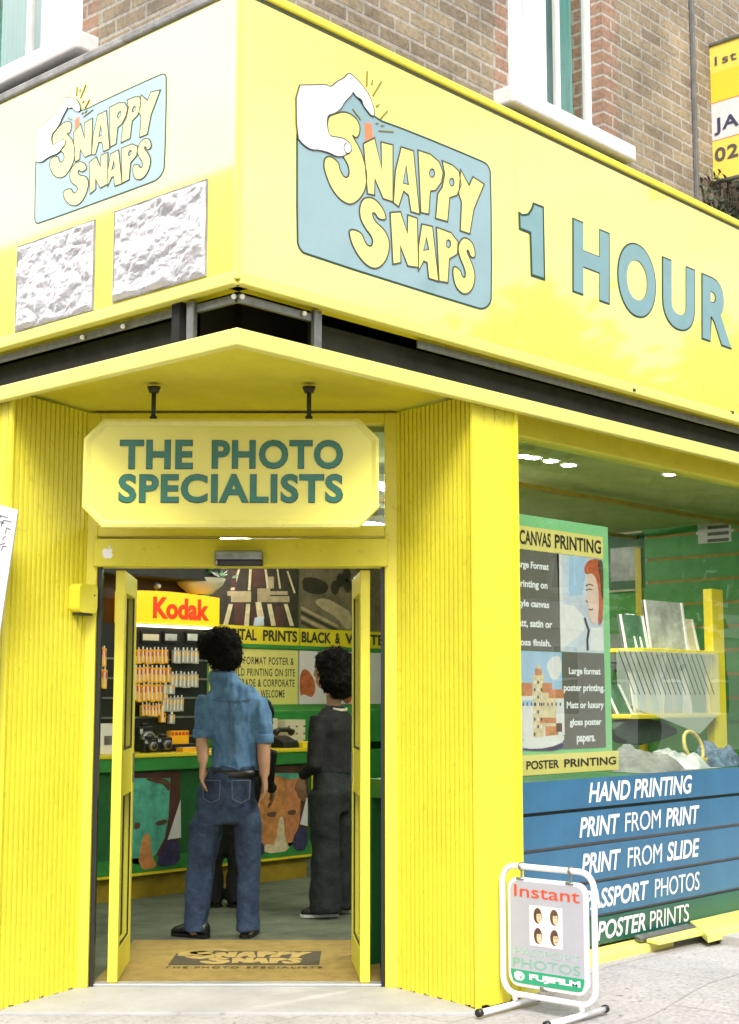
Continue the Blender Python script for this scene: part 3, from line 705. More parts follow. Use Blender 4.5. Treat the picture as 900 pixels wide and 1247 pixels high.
def fascia(P, right, label):
    far = 9.0
    S = (lambda a, b: (a, b)) if right else (lambda a, b: (-b, -a))
    t = thing('fascia_sign', label, 'shop sign', (.0, .0, 3.133))
    pn = MB('yellow_acrylic'); edges = [.02, onY(628, 300, 0)[0], onY(853, 330, 0)[0], 6.3, 9.0] if right else [.02, 2.35, 4.6, 9.0]
    for a, b in zip(edges[:-1], edges[1:]):
        u0, u1 = S(a + .0015, b - .0015); pn.pbox(P, u0, u1, FZ0 + .055, FZ1, -.03, .0)
    pn.build('panel', t)
    bk = MB('dark_panel'); u0, u1 = S(.03, far); bk.pbox(P, u0, u1, FZ0 + .06, FZ1 + .02, -.06, -.031); bk.build('backing', t)
    tm = MB('pale_yellow_trim'); u0, u1 = S(.012, far)
    tm.pbox(P, u0, u1, FZ0, FZ0 + .054, -.035, .012)
    u0, u1 = S(.0, .018); tm.pbox(P, u0, u1, FZ0 + .02, FZ1 + .02, -.02, .010)
    u0, u1 = S(.012, far); tm.use('yellow_paint').pbox(P, u0, u1, FZ0 + .004, FZ0 + .018, -.10, -.036)
    tm.build('edge_trim', t, bevel=.005)
    tp = MB('yellow_trim') if right else MB('concrete_ledge'); u0, u1 = S(.005, far)
    tp.pbox(P, u0, u1, FZ1 + .001, FZ1 + .045, -.05, .016); tp.build('top_trim', t, bevel=.01)
    if right: tp = MB('outline_dark').pbox(P, u0, u1, FZ1 - .012, FZ1 - .0005, .0005, .004).build('painted_shade_line', t)  # dark strip on the panel face, painted in as shade under the top trim
    return t
fr_ = fascia(PY(0.0), True, 'yellow fascia sign with a hand logo and large teal one hour lettering')
logo(PY(0.0), bl[0], bl[1], tr_[0], tr_[1], fr_, 'teal logo badge with a white hand')
# large teal letters
lt = MB('teal_letter', 'dark_green'); Pq = PY(0.0)
def bigletter(ch, tl, tr2, br2, bl2, off):
    q = [onY(*p, 0.0) for p in (bl2, br2, tr2, tl)]
    q = [(q[0][0], (q[0][1] + q[1][1]) / 2), (q[1][0], (q[0][1] + q[1][1]) / 2), (q[2][0], (q[2][1] + q[3][1]) / 2), (q[3][0], (q[2][1] + q[3][1]) / 2)]
    lt.use('teal_letter').text(Pq, ch, 0, 0, 0, 0, .0035, off, quad=q)
    g = .010
    q2 = [(q[0][0] - g, q[0][1] - g), (q[1][0] + g, q[1][1] - g), (q[2][0] + g, q[2][1] + g), (q[3][0] - g, q[3][1] + g)]
    lt.use('dark_green').text(Pq, ch, 0, 0, 0, 0, .002, off + .008, quad=q2)
one = [onY(610 + x / 3.103, 230 + y / 3.103, 0.0) for x, y in [(68, 92), (80, 100), (102, 97), (116, 76), (122, 56), (158, 70), (163, 341), (115, 326), (110, 166), (70, 150)]]
lt.use('teal_letter').poly(Pq, one, .001, .0035).use('dark_green').stroke(Pq, one, .012, .001, .0042)
bigletter('H', (698, 269), (741, 284), (741, 369), (698, 354), .040)
bigletter('O', (752.5, 291), (797.5, 306), (797.5, 392), (752.5, 377), .040)
bigletter('U', (807, 316), (845, 328), (845, 408), (807, 393), .040)
bigletter('R', (855, 336), (890, 347), (890, 424), (855, 411), .040)
lt.build('lettering', fr_, fix=False)
for px_, py_ in ((770, 476), (890, 503)):
    u, v = onY(px_, py_, 0); MB('dark_metal').pbox(Pq, u - .012, u + .012, v - .004, v + .010, .0, .016).build('screw', fr_)

fl_ = fascia(PX(0.0), False, 'yellow fascia sign with two crumpled foil patches under its logo')
L2 = lambda p: onX(p[0], p[1], 0.0)
lb = (L2((42, 277))[0], L2((42, 277))[1]); rt = L2((204.5, 86))
logo(PX(0.0), lb[0], (L2((42, 277))[1] + L2((203, 213))[1]) / 2, rt[0], L2((204, 86))[1], fl_, 'washed out teal logo badge in glare')
def foil(px4, label, seed):
    q = [L2(p) for p in px4]                     # bl br tr tl
    u0, u1 = (q[0][0] + q[3][0]) / 2, (q[1][0] + q[2][0]) / 2; v0, v1 = (q[0][1] + q[1][1]) / 2, (q[2][1] + q[3][1]) / 2
    def h(u, v):
        e = min(1, min(u - u0, u1 - u, v - v0, v1 - v) / .02)
        p = Vector((u * 5 + v * 2.5 + seed, v * 7 - u * 2, seed)); a = abs(noise.noise(p)) + .45 * abs(noise.noise(p * 2.7 + Vector((3, 1, 2)))) + .20 * abs(noise.noise(p * 6.1))
        return .004 + .034 * max(0, e) * a
    m = MB('foil').grid(PX(0.0), u0, u1, v0, v1, 70, 60, h, smooth=False)
    o = m.build('foil_patch', fl_, label, fix=False)
    f = MB('concrete_ledge').stroke(PX(0.0), [(u0, v0), (u1, v0), (u1, v1), (u0, v1)], .008, .0, .007)
    f.build('foil_border', fl_, fix=False)
foil([(21, 402), (115, 378), (115, 272), (22, 299)], 'smaller crumpled foil patch with yellow specks', 3.1)
foil([(139, 368), (252, 335), (252, 219), (141, 259)], 'larger crumpled foil patch nearest the corner', 9.4)

# ================================================================== HANGING SIGN
SD = 1.03
E2 = lambda p: onE(p[0], p[1], SD)
hs_ = thing('hanging_sign', 'yellow octagonal sign with green lettering hanging from two rods in the doorway', 'hanging sign', EW(-.115, SD, 2.23))
Po = PE(SD)
cz0, cz1 = E2((280, 642))[1], E2((280, 510.5))[1]; su0, su1 = E2((101.5, 575))[0], E2((461.5, 575))[0]
ch = .095
octo = lambda i: [(su0 + ch + i * .4, cz0 + i), (su1 - ch - i * .4, cz0 + i), (su1 - i, cz0 + ch + i * .4), (su1 - i, cz1 - ch - i * .4), (su1 - ch - i * .4, cz1 - i), (su0 + ch + i * .4, cz1 - i), (su0 + i, cz1 - ch - i * .4), (su0 + i, cz0 + ch + i * .4)]
MB('sign_yellow').poly(Po, octo(.025), -.05, .0).build('sign_face', hs_)
rim = MB('pale_yellow_trim'); o0, o1, o2 = octo(0), octo(.014), octo(.034)
vs = [Po(*p, -.06) for p in o0] + [Po(*p, .008) for p in o0] + [Po(*p, .014) for p in o1] + [Po(*p, .001) for p in o2]
rim.add(vs, [(r * 8 + i, r * 8 + (i + 1) % 8, (r + 1) * 8 + (i + 1) % 8, (r + 1) * 8 + i) for r in range(3) for i in range(8)] + [tuple(range(8))[::-1]])
rim.build('rim', hs_)
tx = MB('green_letter')
def sign_text(body, a, b, off=.030):
    (u0, v1), (u1, v0) = E2(a), E2(b)
    tx.use('green_letter').text(Po, body, u0, v0, u1, v1, .006, off, spacing=1.08)
    tx.use('dark_green').text(Po, body, u0 - .0035, v0 - .0035, u1 + .0035, v1 + .0035, .003, off + .008, spacing=1.08)
sign_text('THE', (147, 536.5), (234, 570.5)); sign_text('PHOTO', (259, 536.5), (417, 570.5)); sign_text('SPECIALISTS', (145.5, 578), (417, 612))
tx.build('lettering', hs_, fix=False)
for px_ in (186, 376):
    u = E2((px_, 490))[0]; rd = MB('dark_metal')
    rd.tube([Po(u, cz1 - .01, -.03), Po(u, 2.905, -.03)], .011, 8); rd.tube([Po(u, 2.896, -.03), Po(u, 2.9255, -.03)], [.022, .034], 10)
    rd.tube([Po(u, cz1 + .0, -.03), Po(u, cz1 + .02, -.03)], .018, 8)
    rd.build('rod', hs_)

# ---- small things round the door
P = PE(DD - .045)
q = [onE(262, 671, DD - .08), onE(320, 689, DD - .08)]
sn = thing('door_sensor', 'grey metal door sensor box above the doorway', 'sensor', EW(-.13, DD - .1, 2.12))
MB('grey_metal').pbox(P, q[0][0], q[1][0], q[1][1] + .03, q[0][1], .001, .07).pbox(P, q[0][0], q[0][0] + .02, q[1][1], q[1][1] + .03, .001, .07).build('housing', sn, bevel=.006)
MB('black_plastic').pbox(P, q[0][0] + .021, q[1][0], q[1][1], q[1][1] + .029, .001, .058).build('lens_strip', sn, bevel=.004)
ax, az = onE(131.5, 672.5, DD - .045)
ap_ = [(0, -.030), (-.010, -.034), (-.022, -.026), (-.030, -.008), (-.028, .012), (-.016, .020), (-.004, .016), (0, .015), (.006, .017), (.016, .020), (.026, .013), (.019, .004), (.020, -.008), (.028, -.014), (.020, -.028), (.010, -.034)]
lf = [(.000, .022), (.004, .032), (.014, .038), (.012, .028), (.006, .022)]
sk = MB('white_ink').poly(P, [(ax + a, az + b) for a, b in chaikin(ap_, 1)], .0005, .002).poly(P, [(ax + a, az + b) for a, b in lf], .0005, .002)
tag(sk.build('sticker'), 'small white apple shaped sticker on the yellow door header', 'sticker')
bx = thing('intercom_box', 'small yellow rounded intercom box on the ribbed wall left of the door', 'wall box', (.5, 1.8, 1.85))
Pw, _ = wallP(LF, LI)
def onW(px, py):
    r = ray(px, py); d = np.array(LI) - np.array(LF); nn = np.array([d[1], -d[0]]); t = ((np.array(LF) - CAMP[:2]) @ nn) / (r[:2] @ nn); p = CAMP + t * r
    return (np.linalg.norm(p[:2] - np.array(LF)), p[2])
b0, b1 = onW(84, 746), onW(107, 713)
MB('yellow_paint').poly(Pw, rrect(b0[0], b0[1], b1[0], b1[1], .03), -.005, .065).build('case', bx, bevel=.012)
MB('dark_metal').pbox(Pw, b0[0] + .02, b1[0] - .02, b0[1] - .012, b0[1] - .001, .01, .05).pbox(Pw, b1[0] - .03, b1[0] - .022, b1[1] - .06, b1[1] - .05, .064, .067).build('keyhole', bx)

# ================================================================== DISPLAY WINDOW: lettered strips on the glass
Z8 = lambda x, y: (560 + x / 2.647, 900 + y / 2.647)
GP = PY(WB + .004)
onG = lambda p: onY(p[0], p[1], WB)
zb = [onG(p)[1] for p in ((900, 934), Z8(900, 178), Z8(900, 270), Z8(900, 378), Z8(900, 480))] + [.120]
zl = [onG(p)[1] for p in ((635.6, 954), Z8(200, 248), Z8(200, 375), Z8(440, 465), Z8(440, 575))] + [.120]
zz = [(a + b) / 2 for a, b in zip(zb, zl)]
rows = [
 ('upper blue window strip lettered hand printing', 'strip_blue', [('HAND PRINTING', 415, 748, 1)], (112, 172)),
 ('blue window strip lettered print from print', 'strip_blue', [('PRINT', 385, 515, 1), ('FROM', 532, 648, 0), ('PRINT', 664, 772, 1)], (220, 278)),
 ('blue window strip lettered print from slide', 'strip_blue', [('PRINT', 392, 518, 1), ('FROM', 540, 652, 0), ('SLIDE', 668, 772, 1)], (322, 382)),
 ('blue window strip lettered passport photos', 'strip_blue', [('PASSPORT', 398, 608, 1), ('PHOTOS', 628, 772, 0)], (430, 488)),
 ('lowest window strip, dark green, lettered poster prints', 'strip_green', [('POSTER', 443, 598, 1), ('PRINTS', 612, 738, 0)], (540, 600)),
]
for i, (lab, m, words, (yt, yb)) in enumerate(rows):
    z1 = zz[i] - (.009 if i else 0); z0 = max(.119, zz[i + 1] + .009)
    t = thing('window_strip', lab, 'window lettering', (2.07, WB, z0), 'lettered strips across the display window')
    MB(m).pbox(GP, 2.068, 6.85, z0, z1, -.002, .002).build('film', t)
    tx = MB('text_white'); ht, hb_ = onG(Z8(words[-1][2], yt))[1], onG(Z8(words[-1][2], yb))[1]
    hgt = min(ht - hb_, (z1 - z0) * .72); zc = (z0 + z1) / 2
    for wd, xa, xb, bold in words:
        ua, ub = onG(Z8(xa, yb))[0], onG(Z8(xb, yt))[0]
        tx.text(GP, wd, ua, zc - hgt / 2, ub, zc + hgt / 2, .004, .022 if bold else .0, shear=.22 if bold else .10, spacing=.98 if bold else .95)
    tx.build('lettering', t, fix=False)

# ---- the tall print advert hung inside the glass
Z6 = lambda x, y: (620 + x / 3.78, 620 + y / 3.78)
AP = PY(WB + .035); onA = lambda x, y: onY(*Z6(x, y), WB + .035)
ad = thing('window_poster', 'tall mint edged poster advertising canvas and poster printing inside the display window', 'poster', (2.2, .24, 1.0))
x0, x1 = 2.075, onA(465, 600)[0]; zt, zbm = onA(40, 20)[1], 1.035
MB('mint_board').pbox(AP, x0, x1, zbm, zt, -.014, -.001).build('backboard', ad)
um, u1 = onA(240, 600)[0], onA(435, 600)[0]
z_a, z_b, z_m, z_c = onA(45, 70)[1], onA(45, 182)[1], onA(45, 650)[1], onA(60, 1115)[1]
hd_ = MB('poster_yellow').pbox(AP, x0 + .004, u1 + .01, z_b, z_a - .005, 0, .002)
hd_.use('black_print').text(AP, 'CANVAS', onA(46, 140)[0], z_b + .026, onA(190, 140)[0], z_a - .026, .0035, .022).text(AP, 'PRINTING', onA(208, 140)[0], z_b + .026, onA(420, 140)[0], z_a - .026, .0035, .022)
hd_.build('heading_panel', ad, 'yellow heading panel reading canvas printing', fix=False)
bk = MB('grey_print').pbox(AP, x0 + .004, um - .012, z_m + .002, z_b - .002, 0, .002).pbox(AP, um + .004, u1, z_c + .002, z_m - .002, 0, .002).use('text_white')
for k, s in enumerate(('Large Format', 'printing on', 'style canvas', 'Matt, satin or', 'gloss finish.')):
    z = z_b - .085 - k * .102; c = (x0 + um) / 2; hw = .0125 * len(s)
    bk.text(AP, s, max(x0 + .01, c - hw), z - .024, min(um - .02, c + hw), z + .024, .0035, .034)
for k, s in enumerate(('Large format', 'poster printing.', 'Matt or luxury', 'gloss poster', 'papers.')):
    z = z_m - .105 - k * .092; c = (um + u1) / 2 + .01; hw = .0128 * len(s)
    bk.text(AP, s, max(um + .01, c - hw), z - .024, min(u1 - .006, c + hw), z + .024, .0035, .034)
bk.build('text_panel', ad, 'dark grey panels of white wording', fix=False)
# portrait print: figure with red hair beside a pale window
p1 = MB('haze_print').pbox(AP, um - .008, u1, z_m + .002, z_b - .002, 0, .0015)
A6 = lambda pts: [onA(x, y) for x, y in pts]
p1.use('white_print').poly(AP, A6([(218, 200), (240, 205), (255, 650), (238, 650)]), .0016, .002)
p1.use('sky_print').poly(AP, A6([(275, 215), (355, 222), (350, 300), (335, 395), (275, 400)]), .0016, .002)
p1.use('white_print').poly(AP, A6([(250, 440), (300, 445), (345, 500), (345, 560), (250, 640)]), .0016, .0022)
p1.use('hair_print').poly(AP, chaikin(A6([(345, 300), (345, 260), (365, 235), (400, 228), (432, 240), (432, 480), (425, 530), (405, 535), (415, 400), (400, 330), (385, 300)]), 2), .002, .003)
p1.use('skin_print').poly(AP, chaikin(A6([(350, 300), (385, 295), (402, 330), (412, 400), (410, 480), (400, 530), (378, 528), (365, 490), (358, 470), (366, 450), (352, 420), (360, 380)]), 2), .0021, .0034)
p1.use('white_print').poly(AP, A6([(375, 545), (430, 545), (432, 652), (372, 652)]), .0021, .003)
p1.use('black_print').stroke(AP, A6([(345, 500), (365, 560), (358, 600), (360, 650)]), .018, .002, .0036, closed=False)
for pts_, w_ in ((((352, 372), (366, 368), (380, 372)), .005), (((350, 352), (368, 346), (384, 352)), .006), (((352, 420), (360, 428)), .005), (((362, 462), (374, 464), (384, 460)), .007)):
    p1.use('brown_print').stroke(AP, A6(list(pts_)), w_, .0034, .004, closed=False)
p1.use('brown_print').poly(AP, chaikin(A6([(405, 235), (432, 232), (432, 420), (420, 400), (418, 320), (408, 280)]), 2), .003, .0036)
p1.build('portrait_print', ad, fix=False)
# town print: blue sky, orange roofs, cream fronts
p2 = MB('sky_print').pbox(AP, x0 + .004, um - .002, z_c + .002, z_m - .002, 0, .0015)
p2.use('white_print').poly(AP, chaikin(A6([(165, 720), (195, 680), (235, 670), (243, 760), (200, 800)]), 2), .0016, .002)
p2.use('white_print').poly(AP, A6([(52, 850), (250, 850), (255, 1040), (52, 1060)]), .0016, .0021)
rng = random.Random(3)
for (a, b, c, d, m) in ((108, 760, 160, 1050, 'cream_print'), (118, 735, 148, 765, 'terracotta_print'), (125, 715, 140, 738, 'cream_print'), (155, 840, 215, 1000, 'cream_print'), (150, 800, 195, 845, 'terracotta_print'), (55, 800, 105, 860, 'terracotta_print'), (55, 835, 100, 860, 'plum_print'), (180, 830, 250, 870, 'terracotta_print'), (60, 880, 110, 905, 'sky_print'), (180, 880, 240, 935, 'white_print'), (140, 960, 215, 985, 'terracotta_print'), (165, 1000, 225, 1045, 'orange_print'), (60, 1010, 100, 1060, 'white_print'), (215, 985, 242, 1025, 'brown_print')):
    p2.use(m).poly(AP, A6([(a, d), (c, d), (c, b), (a, b)]), .0022, .0025 + rng.random() * .0006)
for k in range(22):
    a = 112 + (k % 3) * 16; b = 790 + (k // 3) * 34; p2.use('brown_print' if k % 2 else 'white_print').poly(AP, A6([(a, b + 14), (a + 7, b + 14), (a + 7, b), (a, b)]), .0026, .0035)
for k in range(10):
    a = 60 + k * 19; p2.use('navy_print').poly(AP, A6([(a, 905), (a + 5, 905), (a + 5, 890), (a, 890)]), .0026, .0034)
p2.use('white_print').poly(AP, chaikin(A6([(52, 1065), (120, 1052), (250, 1035), (252, 1070), (180, 1100), (60, 1105)]), 1), .0026, .0036)
p2.use('navy_print').poly(AP, chaikin(A6([(60, 1100), (180, 1098), (250, 1068), (245, 1112), (60, 1112)]), 1), .0026, .0032)
p2.build('town_print', ad, fix=False)
ft = MB('poster_yellow')
q = [onA(58, 1232), onA(502, 1195), onA(497, 1108), onA(58, 1138)]
uu0, uu1, v0, v1 = x0 + .004, q[1][0], (q[0][1] + q[1][1]) / 2, (q[2][1] + q[3][1]) / 2
ft.pbox(AP, uu0, uu1, v0, v1, .001, .004).use('black_print')
ft.text(AP, 'POSTER', onA(76, 1190)[0], v0 + .03, onA(226, 1160)[0], v1 - .03, .006, .022).text(AP, 'PRINTING', onA(250, 1190)[0], v0 + .03, onA(488, 1160)[0], v1 - .03, .006, .022)
ft.build('footer_panel', ad, 'yellow footer panel reading poster printing', fix=False)

# ---- window bed, shelving and goods behind the glass
Z4 = lambda x, y: (700 + x / 4.5, 680 + y / 4.5)
bed = MB('deep_green'); bed.box(2.08, 6.9, .26, 1.15, .90, 1.0); bed.box(2.08, 6.9, 1.15, 1.19, .0, 1.0)
tag(bed.build('display_bed'), 'dark green window bed behind the lettered strips', 'display bench')
SY = .80
onS = lambda x, y: onY(*Z4(x, y), SY)
shu = thing('display_shelves', 'yellow shelves on a thick yellow post in the display window', 'shelf unit', (4.6, .9, 1.0))
pl, pr = onS(765, 700)[0], onS(828, 700)[0]; ptop = onS(790, 170)[1]
MB('shop_yellow').box(pl, pr, SY + .0, SY + .07, 1.0, ptop).build('post', shu, bevel=.006)
s1, s2_ = onS(330, 495), onS(260, 858)
MB('shop_yellow').box(s1[0], pl - .003, SY - .06, SY + .30, s1[1] - .02, s1[1] + .005).build('shelf', shu, bevel=.004)
MB('shop_yellow').box(s2_[0], pl - .003, SY - .06, SY + .30, s2_[1] - .025, s2_[1] + .003).build('shelf', shu, bevel=.004)
MB('dark_green').box(s1[0] + .05, s1[0] + .09, SY + .26, SY + .30, 1.0, s1[1] - .021).build('bracket_leg', shu)
def stander(a, b, label, m, lean=.04, th=.012, inner=None, group=None):
    """a flat framed sheet standing on a shelf; a = bottom left, b = top right in the window view"""
    u0, z0 = a; u1, z1 = b
    t = thing('picture_frame', label, 'picture frame', (u0, SY + .1, z0), group)
    Q = lambda u, v, w=0.: (u, SY + .10 + (v - z0) / max(.01, z1 - z0) * lean - w, v)
    MB(m).pbox(Q, u0, u1, z0, z1, -th, 0).build('sheet', t)
    f = MB('white_paint'); e = .018
    for c in ((u0, u0 + e, z0, z1), (u1 - e, u1, z0, z1)): f.pbox(Q, c[0], c[1], c[2], c[3], -th - .002, .010)
    f.build('frame', t)
    if inner: inner(Q, u0, u1, z0, z1).build('print', t, fix=False)
    return t
zs1 = s1[1] + .006; zs2 = s2_[1] + .004
stander((onS(345, 0 + 470)[0], zs1), (onS(470, 310)[0], onS(470, 310)[1]), 'small dark framed print standing on the upper yellow shelf', 'photo_green')
stander((onS(480, 470)[0], zs1), (onS(682, 240)[0], onS(682, 240)[1]), 'large pale framed sheet standing on the upper yellow shelf', 'picture_grey')
stander((onS(405, 470)[0], zs1), onS(440, 300), 'narrow clear plate standing between the two frames on the upper yellow shelf', 'haze_print', lean=.07)
stander((onS(690, 470)[0], zs1), onS(745, 330), 'small pale card beside the yellow post on the upper shelf', 'cream', lean=.05)
def idprint(Q, u0, u1, z0, z1):
    m = MB('white_print').pbox(Q, u0 + .014, u1 - .014, z0 + .02, z1 - .02, .001, .003)
    for i in range(4):
        for j in range(2):
            cu, cz = u0 + (u1 - u0) * (.16 + i * .22), z0 + (z1 - z0) * (.30 + j * .38)
            m.use('sky_print').poly(Q, rrect(cu - .045, cz - .065, cu + .045, cz + .065, .01, 2), .0031, .004)
            m.use('haze_print').poly(Q, ellipse(cu, cz + .01, .022, .032, 12), .0041, .005)
            m.use('haze_print').poly(Q, ellipse(cu, cz - .052, .034, .02, 12), .0041, .005)
    return m
stander((onS(395, 840)[0], zs2), (onS(705, 630)[0], onS(705, 630)[1]), 'white sheet of eight small portraits standing on the lower yellow shelf', 'white_print', inner=idprint)
stander((onS(300, 840)[0], zs2), (onS(385, 690)[0], onS(385, 690)[1]), 'pair of white edged glass plates standing on the lower yellow shelf', 'photo_green', lean=.10)
# hatched clear sheet hanging behind the poster
hx0, hx1 = onS(160, 700)[0], onS(720, 700)[0]; hz0, hz1 = onS(400, 950)[1], onS(400, 510)[1]
hsh = thing('hatched_sheet', 'pale translucent sheet with diagonal hatching behind the yellow shelves', 'plastic sheet', (hx0, .70, 1.0))
Qh = PY(SY - .10); a0 = .0
tri = [(hx0, hz1), (hx1, hz1), (hx1, hz0 + .12), (hx1 - .28, hz0 - .02), (hx0 + .1, hz0 + .18), (hx0, hz0 + .3)]
MB('hatch_film').poly(Qh, tri, -.003, .0).build('film', hsh)
hl_ = MB('outline_dark')
n = 17
for k in range(n):
    ux_ = hx0 + .02 + (hx1 - hx0 - .2) * k / n
    hl_.stroke(Qh, [(ux_, hz1 - .01), (ux_ + .17, hz0 + .24)], .006, .001, .003, closed=False)
hl_.build('hatching', hsh)
# cloths, basket ring and wool on the bed
def heap(name, label, cat, m, cx, cy, rx, ry, h, seed, z=1.0):
    q = MB(m); N = 26; vs = []
    for j in range(N + 1):
        for i in range(N + 1):
            a, b = i / N * 2 - 1, j / N * 2 - 1; r = math.hypot(a, b)
            hh = max(0, 1 - r * r) ** .6 * h * (.75 + .5 * noise.noise((a * 1.8 + seed, b * 1.8, seed))) + .22 * h * min(1, max(0, 1 - r) * 3) * noise.noise((a * 5, b * 5, seed))
            vs.append((cx + a * rx * (1 + .15 * noise.noise((b * 2, seed, 1))), cy + b * ry, z + .003 + max(0, hh)))
    q.add(vs, [(j * (N + 1) + i, j * (N + 1) + i + 1, (j + 1) * (N + 1) + i + 1, (j + 1) * (N + 1) + i) for j in range(N) for i in range(N)], True)
    return tag(q.build(name, fix=False), label, cat)
BYy = .55
onB = lambda x, y: onY(*Z4(x, y), BYy)
c1 = onB(300, 1100); c2 = onB(560, 1110)
heap('crumpled_cloth', 'grey crumpled cloth on the window bed beside the poster', 'cloth', 'cloth_grey', c1[0] + .12, BYy, .30, .24, .15, 2.0)
heap('crumpled_cloth', 'paler crumpled cloth on the window bed under the straw ring', 'cloth', 'picture_grey', c2[0] - .02, BYy + .02, .26, .22, .13, 5.0)
heap('wool_heap', 'round blue grey wool ball on the window bed', 'wool', 'wool_blue', onB(765, 1080)[0], BYy, .20, .17, .17, 8.0)
ds = MB('cloth_dark'); a, b, c_, d = onY(*Z4(150, 950), SY + .05), onY(*Z4(250, 880), SY + .05), onY(*Z4(560, 950), SY + .05), onY(*Z4(300, 1030), SY + .05)
ds.poly(PY(SY + .05), chaikin([a, d, ((c_[0] + d[0]) / 2, d[1] + .03), c_, onY(*Z4(420, 880), SY + .05), b], 1), -.05, .05)
tag(ds.build('dark_pennant', bevel=.01), 'dark green pointed cloth hanging under the lower yellow shelf', 'cloth')
rc = onB(605, 1030); pts = []
for k in range(26):
    t_ = 2 * math.pi * k / 26; pts.append((rc[0] + .105 * math.cos(t_), BYy - .06 + .03 * math.sin(t_), rc[1] + .095 * math.sin(t_)))
rg = thing('straw_ring', 'straw coloured basket with a hoop handle on the window bed', 'basket', (rc[0], BYy, 1.0))
MB('straw').tube(pts, .012, 8, closed=True).build('hoop', rg)
bl_ = MB('straw'); bl_.loft([[(rc[0] + r * math.cos(2 * math.pi * k / 16), BYy - .06 + r * .7 * math.sin(2 * math.pi * k / 16), z) for k in range(16)] for z, r in ((1.004, .07), (1.03, .10), (rc[1] - .07, .12), (rc[1] - .075, .105), (1.03, .085))])
bl_.build('bowl', rg)

# ---- pictures on the end wall, seen through the glass
def onEnd(px, py): return onX(px, py, XE - .03)
def wall_picture(a, b, label, outer, inner, fr=.035, name='framed_picture', cat='picture', grp=None):
    (u0, z1), (u1, z0) = onEnd(*a), onEnd(*b); Pq = PX(XE - .003)
    t = thing(name, label, cat, (XE, -u0, z0), grp)
    MB(outer).pbox(Pq, u0, u1, z0, z1, 0, .03).build('frame', t, bevel=.004)
    MB(inner).pbox(Pq, u0 + fr, u1 - fr, z0 + fr, z1 - fr, .030, .033).build('picture', t)
    return t
t = wall_picture((738, 650), (789, 719), 'green framed picture with a pale border on the end wall', 'cream', 'deep_green', .02)
(u0, z1), (u1, z0) = onEnd(744, 668), onEnd(783, 706); MB('picture_grey').pbox(PX(XE - .003), u0, u1, z0, z1, .0335, .036).build('mount', t)
wall_picture((800, 600), (829, 641), 'brown board hung high on the end wall', 'card_brown', 'card_brown', .03, 'notice_board', 'board')
t = wall_picture((847, 622), (894, 662), 'white printed notice on the end wall beside a dark photograph', 'white_print', 'white_print', .02, 'wall_notice', 'notice')
nt = MB('ink_grey')
for k in range(4):
    a = onEnd(862, 630 + k * 8); b = onEnd(888, 634 + k * 8); nt.pbox(PX(XE - .003), a[0], b[0], b[1] - .005, a[1] - .02, .0335, .035)
nt.build('print_lines', t)
gp = MB('slat_green', 'ochre')
for k in range(9):
    z = 1.25 + k * .20; gp.use('slat_green').box(XE - .035, XE - .002, .35, 2.55, z, z + .175); gp.use('ochre').box(XE - .03, XE - .002, .35, 2.55, z + .176, z + .199)
gp.use('shop_yellow').box(XE - .05, XE - .002, 2.56, 2.62, .0, 2.75)
tag(gp.build('slat_panel'), 'green slatted display panel on the end wall with yellow edging', 'slat panel')
rail = MB('white_print'); rail.box(4.2, XE - .06, 2.2, 2.6, 1.72, 1.95)
rail.use('picture_grey').box(4.2, XE - .06, 2.195, 2.6, 1.66, 1.715)
o = tag(rail.build('wall_cabinet', bevel=.01), 'long white shelf cabinet behind the display window', 'cabinet')

# ================================================================== PAVEMENT SIGN (stands at right angles to the shop front)
AX = 1.765
on = lambda x, y: onX(590 + x / 5.294, 1030 + y / 5.294, AX)
Pa = PX(AX)
sg = thing('pavement_sign', 'white tubular swing sign for instant passport photos standing on the pavement', 'pavement sign', (AX, -.23, 0))
ya0, ya1 = on(120, 1000)[0], on(712, 1050)[0]
ub0, ub1 = on(118, 560)[0], on(712, 600)[0]; zt_ = on(420, 150)[1]; zb_ = .062
fp = rrect(ub0, zb_, ub1, zt_, .075, 7)
MB('white_tube').tube([Pa(u, v, 0) for u, v in fp], .0145, 12, closed=True).build('outer_frame', sg)
pi = rrect(ub0 + .040, zb_ + .040, ub1 - .036, zt_ - .050, .055, 6)
pz0, pz1, pu0, pu1 = zb_ + .040, zt_ - .050, ub0 + .040, ub1 - .036
MB('white_tube').poly(Pa, pi, -.010, .010).build('swing_panel', sg, bevel=.003)
face = rrect(pu0 + .016, pz0 + .016, pu1 - .016, pz1 - .016, .045, 6)
pnl = MB('silver_board').poly(Pa, face, .0105, .0125)
Pf = lambda a, b: (pu0 + .016 + a * (pu1 - pu0 - .032), pz0 + .016 + b * (pz1 - pz0 - .032))
pf = pnl.build('print_sheet', sg, fix=False)
mk = MB('sign_red')
def ptext(s, a0, b0, a1, b1, m, off=.0, w=.0145, **k):
    (u0, v0), (u1, v1) = Pf(a0, b0), Pf(a1, b1); mk.use(m).text(Pa, s, u0, v0, u1, v1, w, off, **k)
ptext('Instant', .06, .845, .96, .965, 'sign_red', .004)
(u0, v0), (u1, v1) = Pf(.27, .38), Pf(.72, .775); mk.use('photo_card').pbox(Pa, u0, u1, v0, v1, .0126, .0135)
